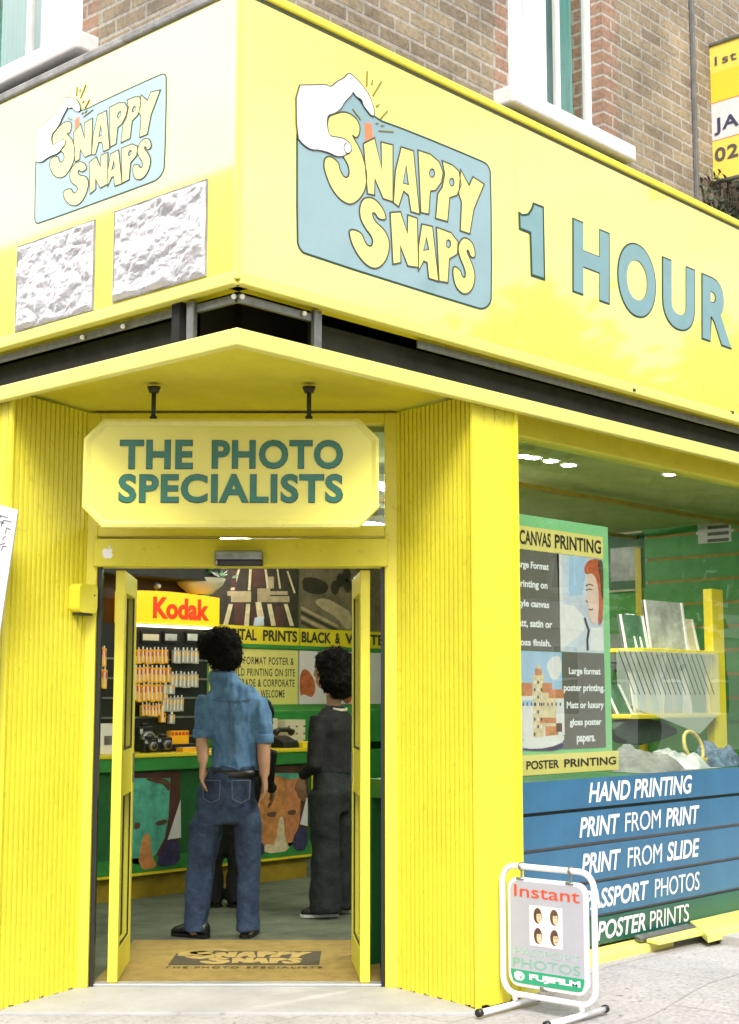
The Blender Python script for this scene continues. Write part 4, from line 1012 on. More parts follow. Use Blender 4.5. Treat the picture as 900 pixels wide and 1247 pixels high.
for i in range(2):
    for j in range(2):
        cu, cv = Pf(.39 + i * .225, .475 + j * .195)
        mk.use('hair_print' if False else 'brown_print').poly(Pa, ellipse(cu - .002, cv + .004, .023, .036, 16), .0136, .0144)
        mk.use('cream_print').poly(Pa, ellipse(cu + .005, cv - .002, .0135, .026, 14), .0145, .0152)
        mk.use('brown_print').poly(Pa, ellipse(cu + .003, cv + .022, .014, .010, 12), .0153, .0158)
        mk.use('brown_print').poly(Pa, ellipse(cu + .001, cv + .004, .0028, .002, 6), .0153, .0158).poly(Pa, ellipse(cu + .010, cv + .004, .0028, .002, 6), .0153, .0158)
        mk.use('hair_print').poly(Pa, ellipse(cu + .007, cv - .015, .005, .0018, 8), .0153, .0158)
ptext('PASSPORT', .05, .275, .95, .345, 'pale_green', -.004); ptext('PHOTOS', .03, .155, .95, .245, 'sign_mint', -.002)
band = [(pu0 + .016, pz0 + .06), (pu0 + .03, pz0 + .022), (pu0 + .06, pz0 + .0165), (pu1 - .06, pz0 + .0165), (pu1 - .03, pz0 + .022), (pu1 - .0165, pz0 + .06), (pu1 - .0165, Pf(0, .130)[1]), (pu0 + .016, Pf(0, .130)[1])]
mk.use('sign_green').poly(Pa, band, .0126, .0138)
ptext('FUJIFILM', .26, .030, .95, .105, 'text_white', .045, .0152, spacing=.95)
gl_ = [(.05, .055), (.085, .025), (.15, .025), (.19, .05), (.19, .085), (.15, .11), (.085, .115), (.05, .09)]
mk.use('text_white').poly(Pa, [Pf(a, b) for a, b in gl_], .0139, .0150).use('sign_green').poly(Pa, [Pf(a, b) for a, b in ((.13, .045), (.155, .045), (.155, .068), (.13, .068))], .0151, .0158)
mk.build('lettering', pf, fix=False)
hk = MB('grey_metal')
for f in (.22, .76):
    u = ub0 + (ub1 - ub0) * f; hk.tube([Pa(u, zt_ + .02, 0), Pa(u, zt_ - .06, 0)], .0055, 8); hk.tube([Pa(u - .006, zt_, 0), Pa(u + .006, zt_, 0)], .0205, 10); hk.tube([Pa(u - .02, zt_ - .055, .012), Pa(u + .02, zt_ - .055, .012)], .006, 8)
hk.tube([Pa(ub0 + .22, pz0 + .003, .0), Pa(ub0 + .25, pz0 + .003, .0)], .0135, 8)
hk.build('hook', sg)
for uu in (ub0 + .07, ub1 - .075):
    b = MB('white_tube'); b.tube([(AX - .27, -uu, .016), (AX + .18, -uu, .016)], .0145, 12); b.tube([(AX, -uu, .03), (AX, -uu, zb_)], .014, 10)
    ft_ = b.build('foot', sg)
    MB('black_plastic').tube([(AX - .285, -uu, .017), (AX - .262, -uu, .017)], .0185, 12).build('end_cap', ft_)
    MB('black_plastic').tube([(AX + .172, -uu, .017), (AX + .195, -uu, .017)], .0185, 12).build('end_cap', ft_)

# ---- loose sill pieces, stone block
lp_ = thing('loose_plank', 'short broken yellow and grey plank resting on the window sill', 'plank', (3.2, 0, .13))
za, zbq = onY(786, 1162, .06)[0], onY(850, 1128, .06)[0]
lk = MB('pale_yellow_trim'); lk.hexa([(za + .04, .0, .112), (zbq, -.015, .112), (zbq + .03, .085, .115), (za + .06, .09, .115), (za + .04, .0, .130), (zbq, -.015, .132), (zbq + .03, .085, .138), (za + .06, .09, .135)])
lk.build('plank', lp_, bevel=.004)
gk_ = MB('grey_metal'); gk_.hexa([(za + .02, .10, .118), (zbq + .04, .095, .118), (zbq + .05, .16, .122), (za + .05, .16, .122), (za + .02, .10, .140), (zbq + .04, .095, .142), (zbq + .05, .16, .150), (za + .05, .16, .148)])
gk_.build('strip', lp_, 'weathered grey metal strip', bevel=.004)
x, y = onZ(880, 1163, -.01)
sb = MB('kerb_stone'); x -= .10; sb.poly(PZ(.06), rrect(x, -.40, x + .9, y - .02, .04, 4), .0, .055)
tag(sb.build('stone_block', bevel=.012), 'low grey stone block on the pavement at the right edge', 'stone')

# ---- leaning board on the left
t0, t1 = (-2, 611), (22, 621)
BDm = .98
Pb = PE(BDm)
a0, a1 = onE(*t1, BDm), onE(0, 768, BDm)
dz = a0[1]; du = (a0[0] - a1[0]) / (a0[1] - a1[1])
bd_ = thing('leaning_board', 'tall white board with grey scribbles leaning beside the left pillar', 'board', EW(a0[0] - .5, BDm, 0))
quad = [(a0[0] - du * dz - .62, .0 + .07), (a0[0] - du * dz, .0), (a0[0], dz), (a0[0] - .60, dz + .17)]
MB('paper_notice').poly(Pb, quad, -.018, .0).build('board_sheet', bd_, bevel=.003)
ik = MB('ink_grey'); rng = random.Random(5)
for k in range(26):
    u = a0[0] - .02 - rng.random() * .10; z = dz - .03 - abs(rng.gauss(0, .16)); L = .01 + rng.random() * .03
    ik.stroke(Pb, [(u - du * (dz - z), z), (u - du * (dz - z) - L, z + rng.uniform(-.015, .015)), (u - du * (dz - z) - L * 1.3, z - .02)], .004, .001, .002, closed=False)
ik.build('scribble', bd_, fix=False)

# ---- estate agent's board projecting from the wall
EXx = 4.2
oe = lambda x, y: onX(840 + x / 6.233, 40 + y / 6.233, EXx)
es = thing('estate_board', 'yellow and white estate agent board projecting from the brick wall', 'estate sign', (EXx, .1, 4.7))
Pe_ = PX(EXx)
e0 = oe(118, 120); eb = oe(150, 1135); eu0 = -.155; eu1 = eu0 + .75
ez1, ez0 = e0[1], eb[1]; zw1, zw0 = oe(140, 545)[1], oe(145, 835)[1]
zm = oe(140, 320)[1]
sh_ = MB('estate_yellow').pbox(Pe_, eu0, eu1, ez0, zw0, -.01, .0).pbox(Pe_, eu0, eu1, zm, ez1, -.01, .0).use('estate_deep').pbox(Pe_, eu0, eu1, zw1, zm, -.01, 0).use('white_print').pbox(Pe_, eu0, eu1, zw0 + .004, zw1 - .004, -.01, .0)
sh_.use('sign_red').pbox(Pe_, eu0, eu1, zw0, zw0 + .004, -.01, .001).pbox(Pe_, eu0, eu1, zw1 - .004, zw1, -.01, .001)
sh_.build('board', es, fix=False)
fe = MB('grey_metal'); fe.pbox(Pe_, eu0 - .022, eu0 - .001, ez0 - .02, ez1 + .02, -.02, .012); fe.pbox(Pe_, eu0 - .022, eu1, ez1 + .001, ez1 + .02, -.02, .012); fe.pbox(Pe_, eu0 - .022, eu1, ez0 - .02, ez0 - .001, -.02, .012)
fe.build('frame', es, bevel=.003)
te = MB('estate_ink')
def et(s, a, b, m, off, per):
    (u0, v1), (_, v0) = oe(*a), oe(*b); te.use(m).text(Pe_, s, u0, v0, u0 + per, v1, .004, off, spacing=1.1)
et('1st', (190, 185), (190, 252), 'estate_ink', .012, .155)
et('JA', (185, 655), (185, 785), 'estate_blue', .02, .175)
et('02', (190, 880), (190, 985), 'estate_ink', .025, .165)
te.build('lettering', es, fix=False)
cp = MB('lead'); xx = onY(846, 120, .10)[0]
cp.box(xx - .012, xx + .012, .09, .115, 4.47, 6.6)
tag(cp.build('wall_conduit', bevel=.004), 'grey vertical conduit on the brick wall beside the estate board', 'conduit')
# weeds on the ledge under the board
wd = thing('ledge_weed', 'dark mossy weed growing on the ledge under the estate board', 'plant', (4.3, .05, 4.47))
lv = MB('leaf_dark'); rng = random.Random(11)
for k in range(420):
    c = Vector((4.02 + rng.random() * .7, .02 + rng.random() * .10, 4.47 + rng.random() ** 1.5 * .30)); s = .012 + rng.random() * .022
    d1 = Vector((rng.uniform(-1, 1), rng.uniform(-1, 1), rng.uniform(-1, 1))).normalized() * s; d2 = d1.orthogonal().normalized() * s * .6
    lv.add([c - d1, c + d2, c + d1, c - d2], [(0, 1, 2, 3)])
lv.build('foliage', wd, fix=False)
sm_ = MB('bark')
for k in range(7): sm_.tube([(4.08 + k * .09, .06, 4.468), (4.09 + k * .09, .05, 4.60 + .08 * (k % 3))], .006, 6)
sm_.build('stem', wd)

# ================================================================== ACROSS THE STREET (what the glossy panels and the glass mirror)
def terrace(P, u0, u1, depth, H, label, loc):
    t = thing('terrace_row', label, 'terrace', loc)
    MB('stock_brick').pbox(P, u0, u1, -.12, H, -depth, 0).build('wall', t)
    wn_ = MB('white_paint'); gl = MB('window_glass'); bk = MB('dark_room')
    n = int((u1 - u0) / 2.6)
    for i in range(n):
        for z in (1.0, 4.2, 7.2):
            c = u0 + (i + .5) * (u1 - u0) / n
            wn_.pbox(P, c - .62, c + .62, z - .12, z, .0, .16); wn_.pbox(P, c - .62, c - .52, z, z + 1.8, .0, .13); wn_.pbox(P, c + .52, c + .62, z, z + 1.8, .0, .13); wn_.pbox(P, c - .52, c + .52, z + 1.7, z + 1.8, 0, .13); wn_.pbox(P, c - .52, c + .52, z + .85, z + .92, 0, .125)
            bk.pbox(P, c - .52, c + .52, z, z + 1.7, .002, .112)
    if H < 10: MB('white_sill').pbox(P, u0, u1, -.12, 3.14, .001, .10).build('stucco_front', t)
    if H < 10: MB('white_paint').pbox(P, u0 + 3, u1, 3.15, 3.85, .0, .25).build('shop_fascia', t)
    wn_.build('window_frame', t); bk.build('window_pane', t)
    MB('slate').pbox(P, u0 - .2, u1 + .2, H + .002, H + .25, -depth - .1, .2).build('roof', t)
    return t
terrace(lambda u, v, w=0.: (u, -17.0 + w, v), -8, 78, 8, 9.5, 'brick terrace across the main road mirrored in the shop glass', (12, -17, 0))
terrace(lambda u, v, w=0.: (-15.0 + w, u, v), -2, 36, 8, 11.6, 'brick terrace across the side street mirrored in the fascia', (-15, 15, 0))
def street_tree(x, y, H, R, seed, label):
    t = thing('street_tree', label, 'tree', (x, y, -.12), 'street trees across the road'); rng = random.Random(seed)
    tk = MB('bark'); tk.tube([(x, y, -.12), (x + .05, y, H * .3), (x, y + .1, H * .6)], [.22, .17, .09], 9)
    for k in range(7):
        a = k * 2.4; tk.tube([(x, y, H * (.3 + .03 * k)), (x + R * .5 * math.cos(a), y + R * .5 * math.sin(a), H * (.55 + .03 * k))], [.08, .03], 6)
    tk.build('trunk', t); lf_ = MB('leaf')
    cl = [Vector((rng.gauss(0, R * .45), rng.gauss(0, R * .45), H * .74 + rng.gauss(0, H * .11))) for _ in range(26)]
    for k in range(4200):
        c = cl[k % 26] + Vector((rng.gauss(0, .45), rng.gauss(0, .45), rng.gauss(0, .4))) + Vector((x, y, 0)); s = .16 + rng.random() * .16
        d1 = Vector((rng.uniform(-1, 1), rng.uniform(-1, 1), rng.uniform(-.6, .6))).normalized() * s; d2 = d1.orthogonal().normalized() * s * .7
        lf_.add([c - d1, c + d2, c + d1, c - d2], [(0, 1, 2, 3)])
    lf_.build('crown', t, fix=False)
street_tree(17.5, -12, 8.5, 2.9, 1, 'leafy green street tree mirrored in the upper part of the display window')
street_tree(24, -12.5, 9.5, 3.2, 2, 'middle leafy street tree along the main road')
street_tree(30.5, -12, 9, 3.4, 3, 'leafy street tree between the middle and the farthest one along the main road')
street_tree(38, -12, 9.5, 3.8, 4, 'leafy street tree farthest along the main road')

# ================================================================== INSIDE THE SHOP
# ---- doormat with the shop logo
mt = thing('doormat', 'wide yellow brown coir doormat with the dark shop logo inside the doorway', 'doormat', EW(-.15, 2.4, 0))
Pz = PEZ(0)
MB('coir').pbox(Pz, -.86, .60, 1.865, 3.13, -.02, .010).build('pile', mt)
lg_ = MB('coir_dark'); mu0, mu1, mv0, mv1 = -.545, .27, 2.30, 2.73
lg_.pbox(Pz, mu0, mu1, mv0, mv1 - .08, .0101, .0125).pbox(Pz, mu0 + .20, mu1, mv1 - .08, mv1, .0101, .0125)
lg_.use('coir_pale')
for pts, holes, n in LETTERS:
    q = [(mu0 + .02 + (mu1 - mu0 - .06) * (a * 1.12 - .08), mv0 + .01 + (mv1 - mv0 - .03) * (b * 1.15 - .02)) for a, b in smooth_norm(pts, n)]
    lg_.poly(Pz, q, .0126, .0140)
lg_.poly(Pz, [(mu0 + .02 + (mu1 - mu0 - .06) * a, mv0 + (mv1 - mv0) * b) for a, b in [norm(p) for p in HAND]], .0126, .0140)
lg_.use('coir_dark').text(Pz, 'THE PHOTO SPECIALISTS', mu0 - .01, mv0 - .10, mu1 + .02, mv0 - .045, .0125, .02, spacing=1.35)
lg_.build('logo', mt, fix=False)

# ---- counter
CY = 4.19
ct_z = (onY(200, 918, CY - .04)[1] + onY(355, 911, CY - .04)[1]) / 2
cx1 = onY(384, 1000, CY)[0]; cx0 = .9
ctr = thing('shop_counter', 'green shop counter with yellow edging and child portrait panels', 'counter', (3, CY, 0))
MB('deep_green').box(cx0, cx1, CY, CY + .55, .16, ct_z - .12).build('cabinet', ctr)
MB('ochre').box(cx0 + .02, cx1 - .05, CY + .05, CY + .5, -.004, .16).build('plinth', ctr)
MB('green_paint').box(cx0, cx1 + .02, CY - .04, CY + .58, ct_z - .12, ct_z - .028).build('top_edge', ctr)
MB('shop_yellow').box(cx0 - .01, cx1 + .03, CY - .05, CY + .60, ct_z - .027, ct_z).build('worktop', ctr, bevel=.004)
sy = MB('shop_yellow'); sy.box(cx0, cx1, CY - .012, CY - .001, .165, .185); sy.box(cx1 - .05, cx1 - .02, CY - .012, CY - .001, .186, ct_z - .13); sy.build('edging', ctr)
gb = MB('green_paint'); gb.box(cx0, cx1 - .055, CY - .010, CY - .001, .188, .29); gb.build('lower_rail', ctr)
Pc = PY(CY - .002)
Zc1 = lambda x, y: onY(110 + x / 4.3, 920 + y / 4.3, CY)
Zc2 = lambda x, y: onY(280 + x / 4.3, 920 + y / 4.3, CY)
def panel_box(m, x0, x1): return m.pbox(Pc, x0, x1, .292, ct_z - .135, 0, .006)
fa = MB('plum_print'); xa, xb = Zc1(150, 400)[0], Zc1(462, 400)[0]
panel_box(fa, xa, xb)
fa.use('teal_print').poly(Pc, [Zc1(*p) for p in ((150, 118), (415, 118), (405, 330), (385, 430), (340, 520), (260, 570), (150, 560))], .0061, .008)
fa.use('orange_print').poly(Pc, chaikin([Zc1(*p) for p in ((270, 410), (310, 410), (315, 520), (350, 590), (240, 598))], 1), .0081, .009)
fa.use('brown_print').poly(Pc, chaikin([Zc1(*p) for p in ((330, 350), (395, 330), (400, 355), (345, 370))], 1), .0081, .009).poly(Pc, chaikin([Zc1(*p) for p in ((225, 350), (258, 350), (255, 380), (225, 390))], 1), .0081, .009)
fa.use('brown_print').poly(Pc, chaikin([Zc1(*p) for p in ((270, 118), (415, 118), (410, 200), (380, 150), (320, 140))], 2), .0081, .009)
fa.use('terracotta_print').poly(Pc, chaikin([Zc1(*p) for p in ((262, 500), (330, 470), (350, 500), (310, 545), (265, 540))], 2), .0076, .0079)
fa.use('white_print').poly(Pc, [Zc1(*p) for p in ((468, 230), (470, 430), (400, 440))], .0081, .009)
fa.use('navy_print').poly(Pc, chaikin([Zc1(*p) for p in ((340, 560), (400, 430), (465, 450), (465, 570), (350, 585))], 1), .0091, .010)
fa.build('portrait_panel', ctr, 'teal tinted child portrait panel', fix=False)
f2 = MB('plum_print'); xa, xb = Zc2(60, 400)[0], Zc2(405, 400)[0]
panel_box(f2, xa, xb)
f2.use('orange_print').poly(Pc, [Zc2(*p) for p in ((60, 92), (372, 92), (360, 350), (330, 460), (260, 510), (100, 510))], .0061, .008)
f2.use('terracotta_print').poly(Pc, [Zc2(*p) for p in ((295, 130), (372, 110), (360, 350), (320, 450), (285, 430))], .0081, .009)
f2.use('brown_print').poly(Pc, chaikin([Zc2(*p) for p in ((60, 92), (200, 92), (150, 130), (90, 200), (60, 210))], 2), .0081, .0086)
f2.use('teal_print').poly(Pc, chaikin([Zc2(*p) for p in ((200, 92), (390, 92), (330, 128), (280, 118))], 1), .0092, .0098)
f2.use('brown_print').poly(Pc, chaikin([Zc2(*p) for p in ((185, 300), (240, 290), (235, 320), (195, 322))], 1), .0091, .010).poly(Pc, chaikin([Zc2(*p) for p in ((295, 290), (340, 280), (340, 310), (300, 312))], 1), .0091, .010)
f2.use('cream_print').poly(Pc, chaikin([Zc2(*p) for p in ((250, 320), (278, 320), (280, 430), (315, 500), (170, 515), (175, 460), (235, 470))], 1), .0101, .011)
f2.use('white_print').poly(Pc, [Zc2(*p) for p in ((402, 200), (402, 370), (362, 360))], .0081, .009)
f2.use('navy_print').poly(Pc, chaikin([Zc2(*p) for p in ((320, 440), (360, 370), (405, 380), (400, 495), (330, 500))], 1), .0101, .011).poly(Pc, chaikin([Zc2(*p) for p in ((140, 450), (175, 460), (175, 520), (140, 520))], 1), .0101, .011)
f2.build('portrait_panel', ctr, 'orange tinted child portrait panel', fix=False)

# ---- back wall: large prints with a yellow heading band
BW = YB - .004
Zw = lambda x, y: onY(280 + x / 4.5, 680 + y / 4.5, BW)
Pwl = PY(BW)
def wall_print(x0, x1, z0, z1, label, m, name='wall_poster'):
    t = thing(name, label, 'poster', (x0, BW, z0)); MB(m).pbox(Pwl, x0, x1, z0, z1, 0, .012).build('sheet', t); return t
zc_, zh, zg = Zw(370, 380)[1], Zw(370, 478)[1], Zw(370, 500)[1]
xd = Zw(376, 200)[0]; xr = XE - .03; xl = onY(255, 740, BW)[0]
t = wall_print(xl, xd - .01, zc_, 2.83, 'large print of pale pillars and dark red doors above the digital heading', 'sepia_dark')
k = MB('cream_print')
for (x0, y0, x1, y1, w0, w1) in ((45, 60, 8, 175, 10, 22), (108, 60, 100, 175, 14, 14), (190, 60, 205, 175, 12, 14), (255, 60, 270, 165, 8, 10), (310, 70, 350, 190, 9, 10), (95, 250, 85, 370, 22, 26), (210, 250, 235, 370, 24, 26), (0, 250, -30, 370, 24, 26), (300, 250, 335, 370, 20, 22), (150, 240, 165, 330, 30, 38)):
    k.poly(Pwl, [Zw(x1 - w1 / 2, y1), Zw(x1 + w1 / 2, y1), Zw(x0 + w0 / 2, y0), Zw(x0 - w0 / 2, y0)], .0121, .0135)
k.use('sepia_pale')
for (x0, y0, x1, y1) in ((-20, 180, 110, 205), (0, 205, 110, 240), (145, 165, 215, 240), (215, 180, 310, 200), (215, 208, 320, 240), (205, 100, 235, 165)):
    k.poly(Pwl, [Zw(x0, y1), Zw(x1, y1), Zw(x1, y0), Zw(x0, y0)], .0136, .0145)
k.use('plum_print')
for (x0, y0, x1, y1) in ((120, 60, 185, 155), (20, 245, 72, 370), (112, 260, 140, 370), (245, 262, 290, 370), (30, 70, 0, 160)):
    k.poly(Pwl, [Zw(x0, y1), Zw(x1, y1), Zw(x1 - 4, y0), Zw(x0 - 4, y0)] if x1 > x0 else [Zw(x1, y1), Zw(x0, y1), Zw(x0, y0), Zw(x1, y0)], .0136, .0142)
k.use('haze_print').poly(Pwl, [Zw(130, 325), Zw(178, 318), Zw(182, 370), Zw(122, 370)][::-1], .0146, .015)
k.build('picture', t, fix=False)
t = wall_print(xd + .01, xr, zc_, 2.83, 'large sepia print of mechanical parts above the black heading', 'sepia_print')
k = MB('sepia_pale').poly(Pwl, chaikin([Zw(*p) for p in ((455, 230), (520, 215), (610, 265), (660, 300), (665, 390), (620, 385), (590, 330), (480, 265))], 1), .0121, .014)
k.use('sepia_dark').poly(Pwl, chaikin([Zw(*p) for p in ((385, 110), (450, 100), (540, 140), (520, 200), (400, 190))], 1), .0121, .013)
for p in ((570, 160), (600, 120), (635, 90), (640, 150)): k.poly(Pwl, ellipse(*Zw(*p), .06, .07, 14), .0141, .0145)
for k_ in range(4): k.use('sepia_dark' if k_ % 2 else 'sepia_pale').stroke(Pwl, [Zw(385, 270 + k_ * 26), Zw(590, 375 + k_ * 26)], .03, .0125, .0134, closed=False)
k.build('picture', t, fix=False)
def heading(x0, x1, label, words):
    t = thing('heading_board', label, 'sign', (x0, BW, zh)); Ph = PY(BW - .001)
    MB('shop_yellow').pbox(Ph, x0, x1, zh, zc_ - .006, 0, .020).build('board', t)
    m = MB('black_print')
    for w, a, b, y0, y1 in words:
        ua, ub = (a if isinstance(a, float) else Zw(a, 430)[0]), (b if isinstance(b, float) else Zw(b, 430)[0])
        m.text(Ph, w, ua, zh + .030, ub, zc_ - .034, .0215, .036)
    m.build('lettering', t, fix=False)
heading(xl, xd - .012, 'yellow heading board reading digital prints on the back wall', [('DIGITAL', -62, 138, 0, 0), ('PRINTS', 172, 360, 0, 0)])
heading(xd + .012, xr, 'yellow heading board reading black and white on the back wall', [('BLACK', 384, 546, 0, 0), ('&', 568, 596, 0, 0), ('WHITE', 622, float(xr - .05), 0, 0)])
gr_ = MB('green_paint'); gr_.pbox(Pwl, xl, xr, zg, zh - .004, 0, .03); tag(gr_.build('wall_rail', bevel=.004), 'green rail under the yellow headings on the back wall', 'rail')
z_p = Zw(300, 800)[1]
t = thing('text_poster', 'yellow poster of black wording below the digital heading', 'poster', (xl, BW, z_p))
xpr = Zw(368, 650)[0]
MB('poster_yellow').pbox(Pwl, xl, xpr, z_p, zg - .008, 0, .010).build('sheet', t)
m = MB('black_print')
for s, a, b, y in (('LARGE FORMAT POSTER &', -40, 345, 562), ('BUILD PRINTING ON SITE', -10, 352, 625), ('TRADE & CORPORATE', 40, 350, 683), ('WELCOME', 165, 295, 742)):
    ua, ub, zc2 = Zw(a, y)[0], Zw(b, y)[0], Zw(200, y)[1]; m.text(Pwl, s, ua, zc2 - .035, ub, zc2 + .035, .0115, .012, spacing=1.15)
m.build('lettering', t, fix=False)
t = wall_print(xpr + .02, xr, z_p, zg - .008, 'pale portrait print on the back wall behind the woman', 'photo_card')
MB('hair_print').poly(Pwl, chaikin([Zw(*p) for p in ((378, 620), (420, 600), (470, 690), (450, 770), (400, 740), (378, 760))], 2), .0121, .013).poly(Pwl, chaikin([Zw(*p) for p in ((600, 720), (660, 690), (665, 790), (620, 800))], 2), .0121, .013).build('picture', t, fix=False)
bs = MB('green_paint'); bs.box(1.2, xr, YB - .42, YB - .02, 1.02, 1.32); bs.box(1.2, xr, YB - .45, YB - .02, .0, .95)
tag(bs.build('back_counter', bevel=.006), 'green back counter along the rear wall', 'counter')

# ---- film display with lit header
KY = 4.92
Zk = lambda x, y, yy=KY: onY(110 + x / 4.79, 680 + y / 4.79, yy)
kd = thing('film_display', 'black film display stand with a lit yellow and red header', 'display stand', (3.6, KY, 0))
kx0, kx1 = onY(121, 800, KY + .06)[0], Zk(735, 300)[0]; kz0, kz1 = Zk(400, 380)[1], Zk(400, 205)[1]
MB('black_plastic').box(kx0 + .02, kx1 - .03, KY + .07, KY + .30, .0, kz0 - .01).build('back_panel', kd)
hdx0 = Zk(215, 300)[0]
hb_ = MB('lit_yellow'); PK = PY(KY)
n = 10; pr = [(hdx0 + (kx1 - hdx0) * i / n, kz1 + .018 - .055 * abs(i / n - .38) ** 1.6) for i in range(n + 1)]
hb_.poly(PK, [(hdx0, kz0), (kx1, kz0)] + pr[::-1], -.16, .04)
hbo = hb_.build('header_lightbox', kd, bevel=.008)
MB('lit_red').text(PY(KY), 'Kodak', Zk(345, 360)[0], kz0 + .035, Zk(675, 360)[0], kz1 - .03, .0425, .045).build('lettering', hbo, fix=False)
MB('header_tube').box(hdx0 + .03, kx1 - .05, KY - .02, KY + .02, kz0 - .03, kz0 - .012).build('strip_light', kd)
hkm = MB('grey_metal')
for z in range(5): hkm.box(kx0 + .03, kx1 - .04, KY + .055, KY + .068, 1.12 + z * .155, 1.135 + z * .155)
hkm.build('hanging_rail', kd)
rng = random.Random(4)
def film_box(mats, w, h, d):
    m = MB(mats[0]); m.box(0, w, 0, d, 0, h)
    m.use(mats[1]).box(w * .12, w * .5, -.0015, -.0002, h * .10, h * .88); m.use(mats[2]).box(w * .55, w * .9, -.0015, -.0002, h * .55, h * .9)
    m.use('film_white').box(w * .3, w * .7, d * .3, d * .32, h + .0005, h + .022)
    return m
prot = {}
rowd = [(262, 465, 525, 612, 7, 'y', 'top'), (492, 640, 530, 612, 4, 'g', 'top'), (262, 480, 628, 722, 7, 'y', 'second'), (478, 640, 668, 752, 5, 'g', 'second'), (262, 460, 730, 835, 6, 'y', 'third'), (432, 500, 728, 790, 2, 'g', 'third'), (310, 440, 850, 920, 5, 'y', 'fourth'), (430, 550, 810, 895, 4, 'g', 'fourth'), (418, 450, 900, 960, 1, 'y', 'lowest'), (468, 500, 900, 960, 1, 'g', 'lowest'), (58, 102, 515, 628, 2, 'y', 'top'), (58, 102, 640, 755, 2, 'y', 'second')]
for a, b, y0, y1, n, kind, row in rowd:
    side = a < 200
    n = n + 2 if n > 2 else n
    for i in range(n):
        x0 = Zk(a + (b - a) * i / n, y1)[0]; x1 = Zk(a + (b - a) * (i + .93) / n, y1)[0]; z0, z1 = Zk(a, y1)[1], Zk(a, y0)[1]
        z1 = max(z0 + .05, z1 - .008)
        key = kind + row + str(side) + str(a)
        tall = rng.uniform(-.006, .006)
        if key not in prot:
            mm = ('film_yellow', 'film_white', 'film_red') if kind == 'y' else ('film_grey', 'film_white', 'film_yellow')
            o = film_box(mm, x1 - x0, z1 - z0, .03).build('film_box'); prot[key] = o
        else:
            o = prot[key].copy(); COL.objects.link(o)
        o.location = (x0, KY + .015, z0 + tall); o.rotation_euler = (0, rng.uniform(-.04, .04), rng.uniform(-.15, .15))
        where = 'seen beside the left door leaf' if side else 'left of the man'
        tag(o, f"{'yellow and white' if kind == 'y' else 'grey and white'} film box in the display's {row} row, {where}", 'film box', 'film boxes hanging on the black display')
for i, (a, b) in enumerate(((300, 405), (430, 510), (560, 630))):
    (x0, z1), (x1, z0) = Zk(a, 425, KY + .05), Zk(b, 495, KY + .05)
    o = MB('black_plastic').box(x0, x1, KY + .05, KY + .069, z0, z1).use('cream' if i == 0 else 'picture_grey').box(x0 + .012, x1 - .012, KY + .046, KY + .0495, z0 + .02, z1 - .02).build('photo_card')
    tag(o, ('pale card at the left under the lit header', 'dark middle card under the lit header', 'small card at the right under the lit header')[i], 'card')
sl = thing('spot_lamp', 'small chrome spot lamp standing on the lit yellow header', 'lamp', (Zk(403, 190)[0], KY + .05, kz1))
cx_, cz_ = Zk(403, 165)
MB('grey_metal').tube([(cx_, KY + .04, kz1 - .03), (cx_, KY + .04, cz_)], .008, 8).ball((cx_, KY + .03, cz_ + .01), .03, .03, .03).build('body', sl)
MB('white_bulb').ball((cx_, KY - .0, cz_ + .005), .016, .012, .016).build('bulb', sl)
pn_ = thing('planter', 'cream planter of trailing green leaves standing on top of the black display', 'planter', (Zk(715, 150)[0], KY + .1, kz1))
pc = Zk(715, 150); 
MB('cream').loft([[(pc[0] + r * math.cos(2 * math.pi * k / 18), KY + .16 + r * math.sin(2 * math.pi * k / 18), z) for k in range(18)] for z, r in ((Zk(700, 202)[1], .10), (pc[1], .19), (Zk(700, 112)[1], .215), (Zk(700, 116)[1], .18))]).build('bowl', pn_)
MB('grey_metal').tube([(pc[0], KY + .16, kz1 - .2), (pc[0], KY + .16, Zk(700, 201)[1])], .02, 8).build('stem_stand', pn_)
lv = MB('leaf')
for k in range(170):
    c = Vector((pc[0] + rng.gauss(0, .11), KY + .12 + rng.gauss(0, .10), Zk(700, 105)[1] + abs(rng.gauss(0, .05)))); s = .022 + rng.random() * .03
    d1 = Vector((rng.uniform(-1, 1), rng.uniform(-1, 1), rng.uniform(-1, 1))).normalized() * s; d2 = d1.orthogonal().normalized() * s * .5
    lv.use('white_print' if k % 6 == 0 else ('green_paint' if k % 3 else 'leaf')).add([c - d1, c + d2, c + d1, c - d2], [(0, 1, 2, 3)])
lv.build('foliage', pn_, fix=False)

tag(MB('dark_panel').box(kx0 - .3, kx1 + .02, KY + .32, KY + .36, kz0 - .2, ZC - .002).box(kx0 - .3, kx1 + .02, KY - .02, KY + .31, kz1 + .13, ZC - .002).build('bulkhead', bevel=.006), 'dark bulkhead box under the ceiling above the lit header', 'bulkhead')

# ---- goods on the counter
def camera_box(x, y, w, h, label):
    t = thing('camera', label, 'camera', (x, y, ct_z), 'cameras on the counter')
    MB('black_plastic').box(x - w / 2, x + w / 2, y, y + .06, ct_z + .001, ct_z + h).box(x - w * .2, x + w * .2, y + .005, y + .05, ct_z + h + .0005, ct_z + h + .025).build('body', t, bevel=.008)
    MB('grey_metal').tube([(x, y - .045, ct_z + h * .5), (x, y, ct_z + h * .5)], h * .32, 14).build('lens', t)
    MB('black_plastic').tube([(x, y - .047, ct_z + h * .5), (x, y - .0455, ct_z + h * .5)], h * .24, 14).build('glass', t)
    MB('picture_grey').box(x - w * .45, x - w * .25, y - .002, y - .0003, ct_z + h * .7, ct_z + h * .9).build('flash', t)
Zq = lambda x, y: onY(110 + x / 4.79, 680 + y / 4.79, CY + .18)
camera_box(Zq(385, 1000)[0], CY + .30, .13, .19, 'tall dark camera box standing at the back of the counter')
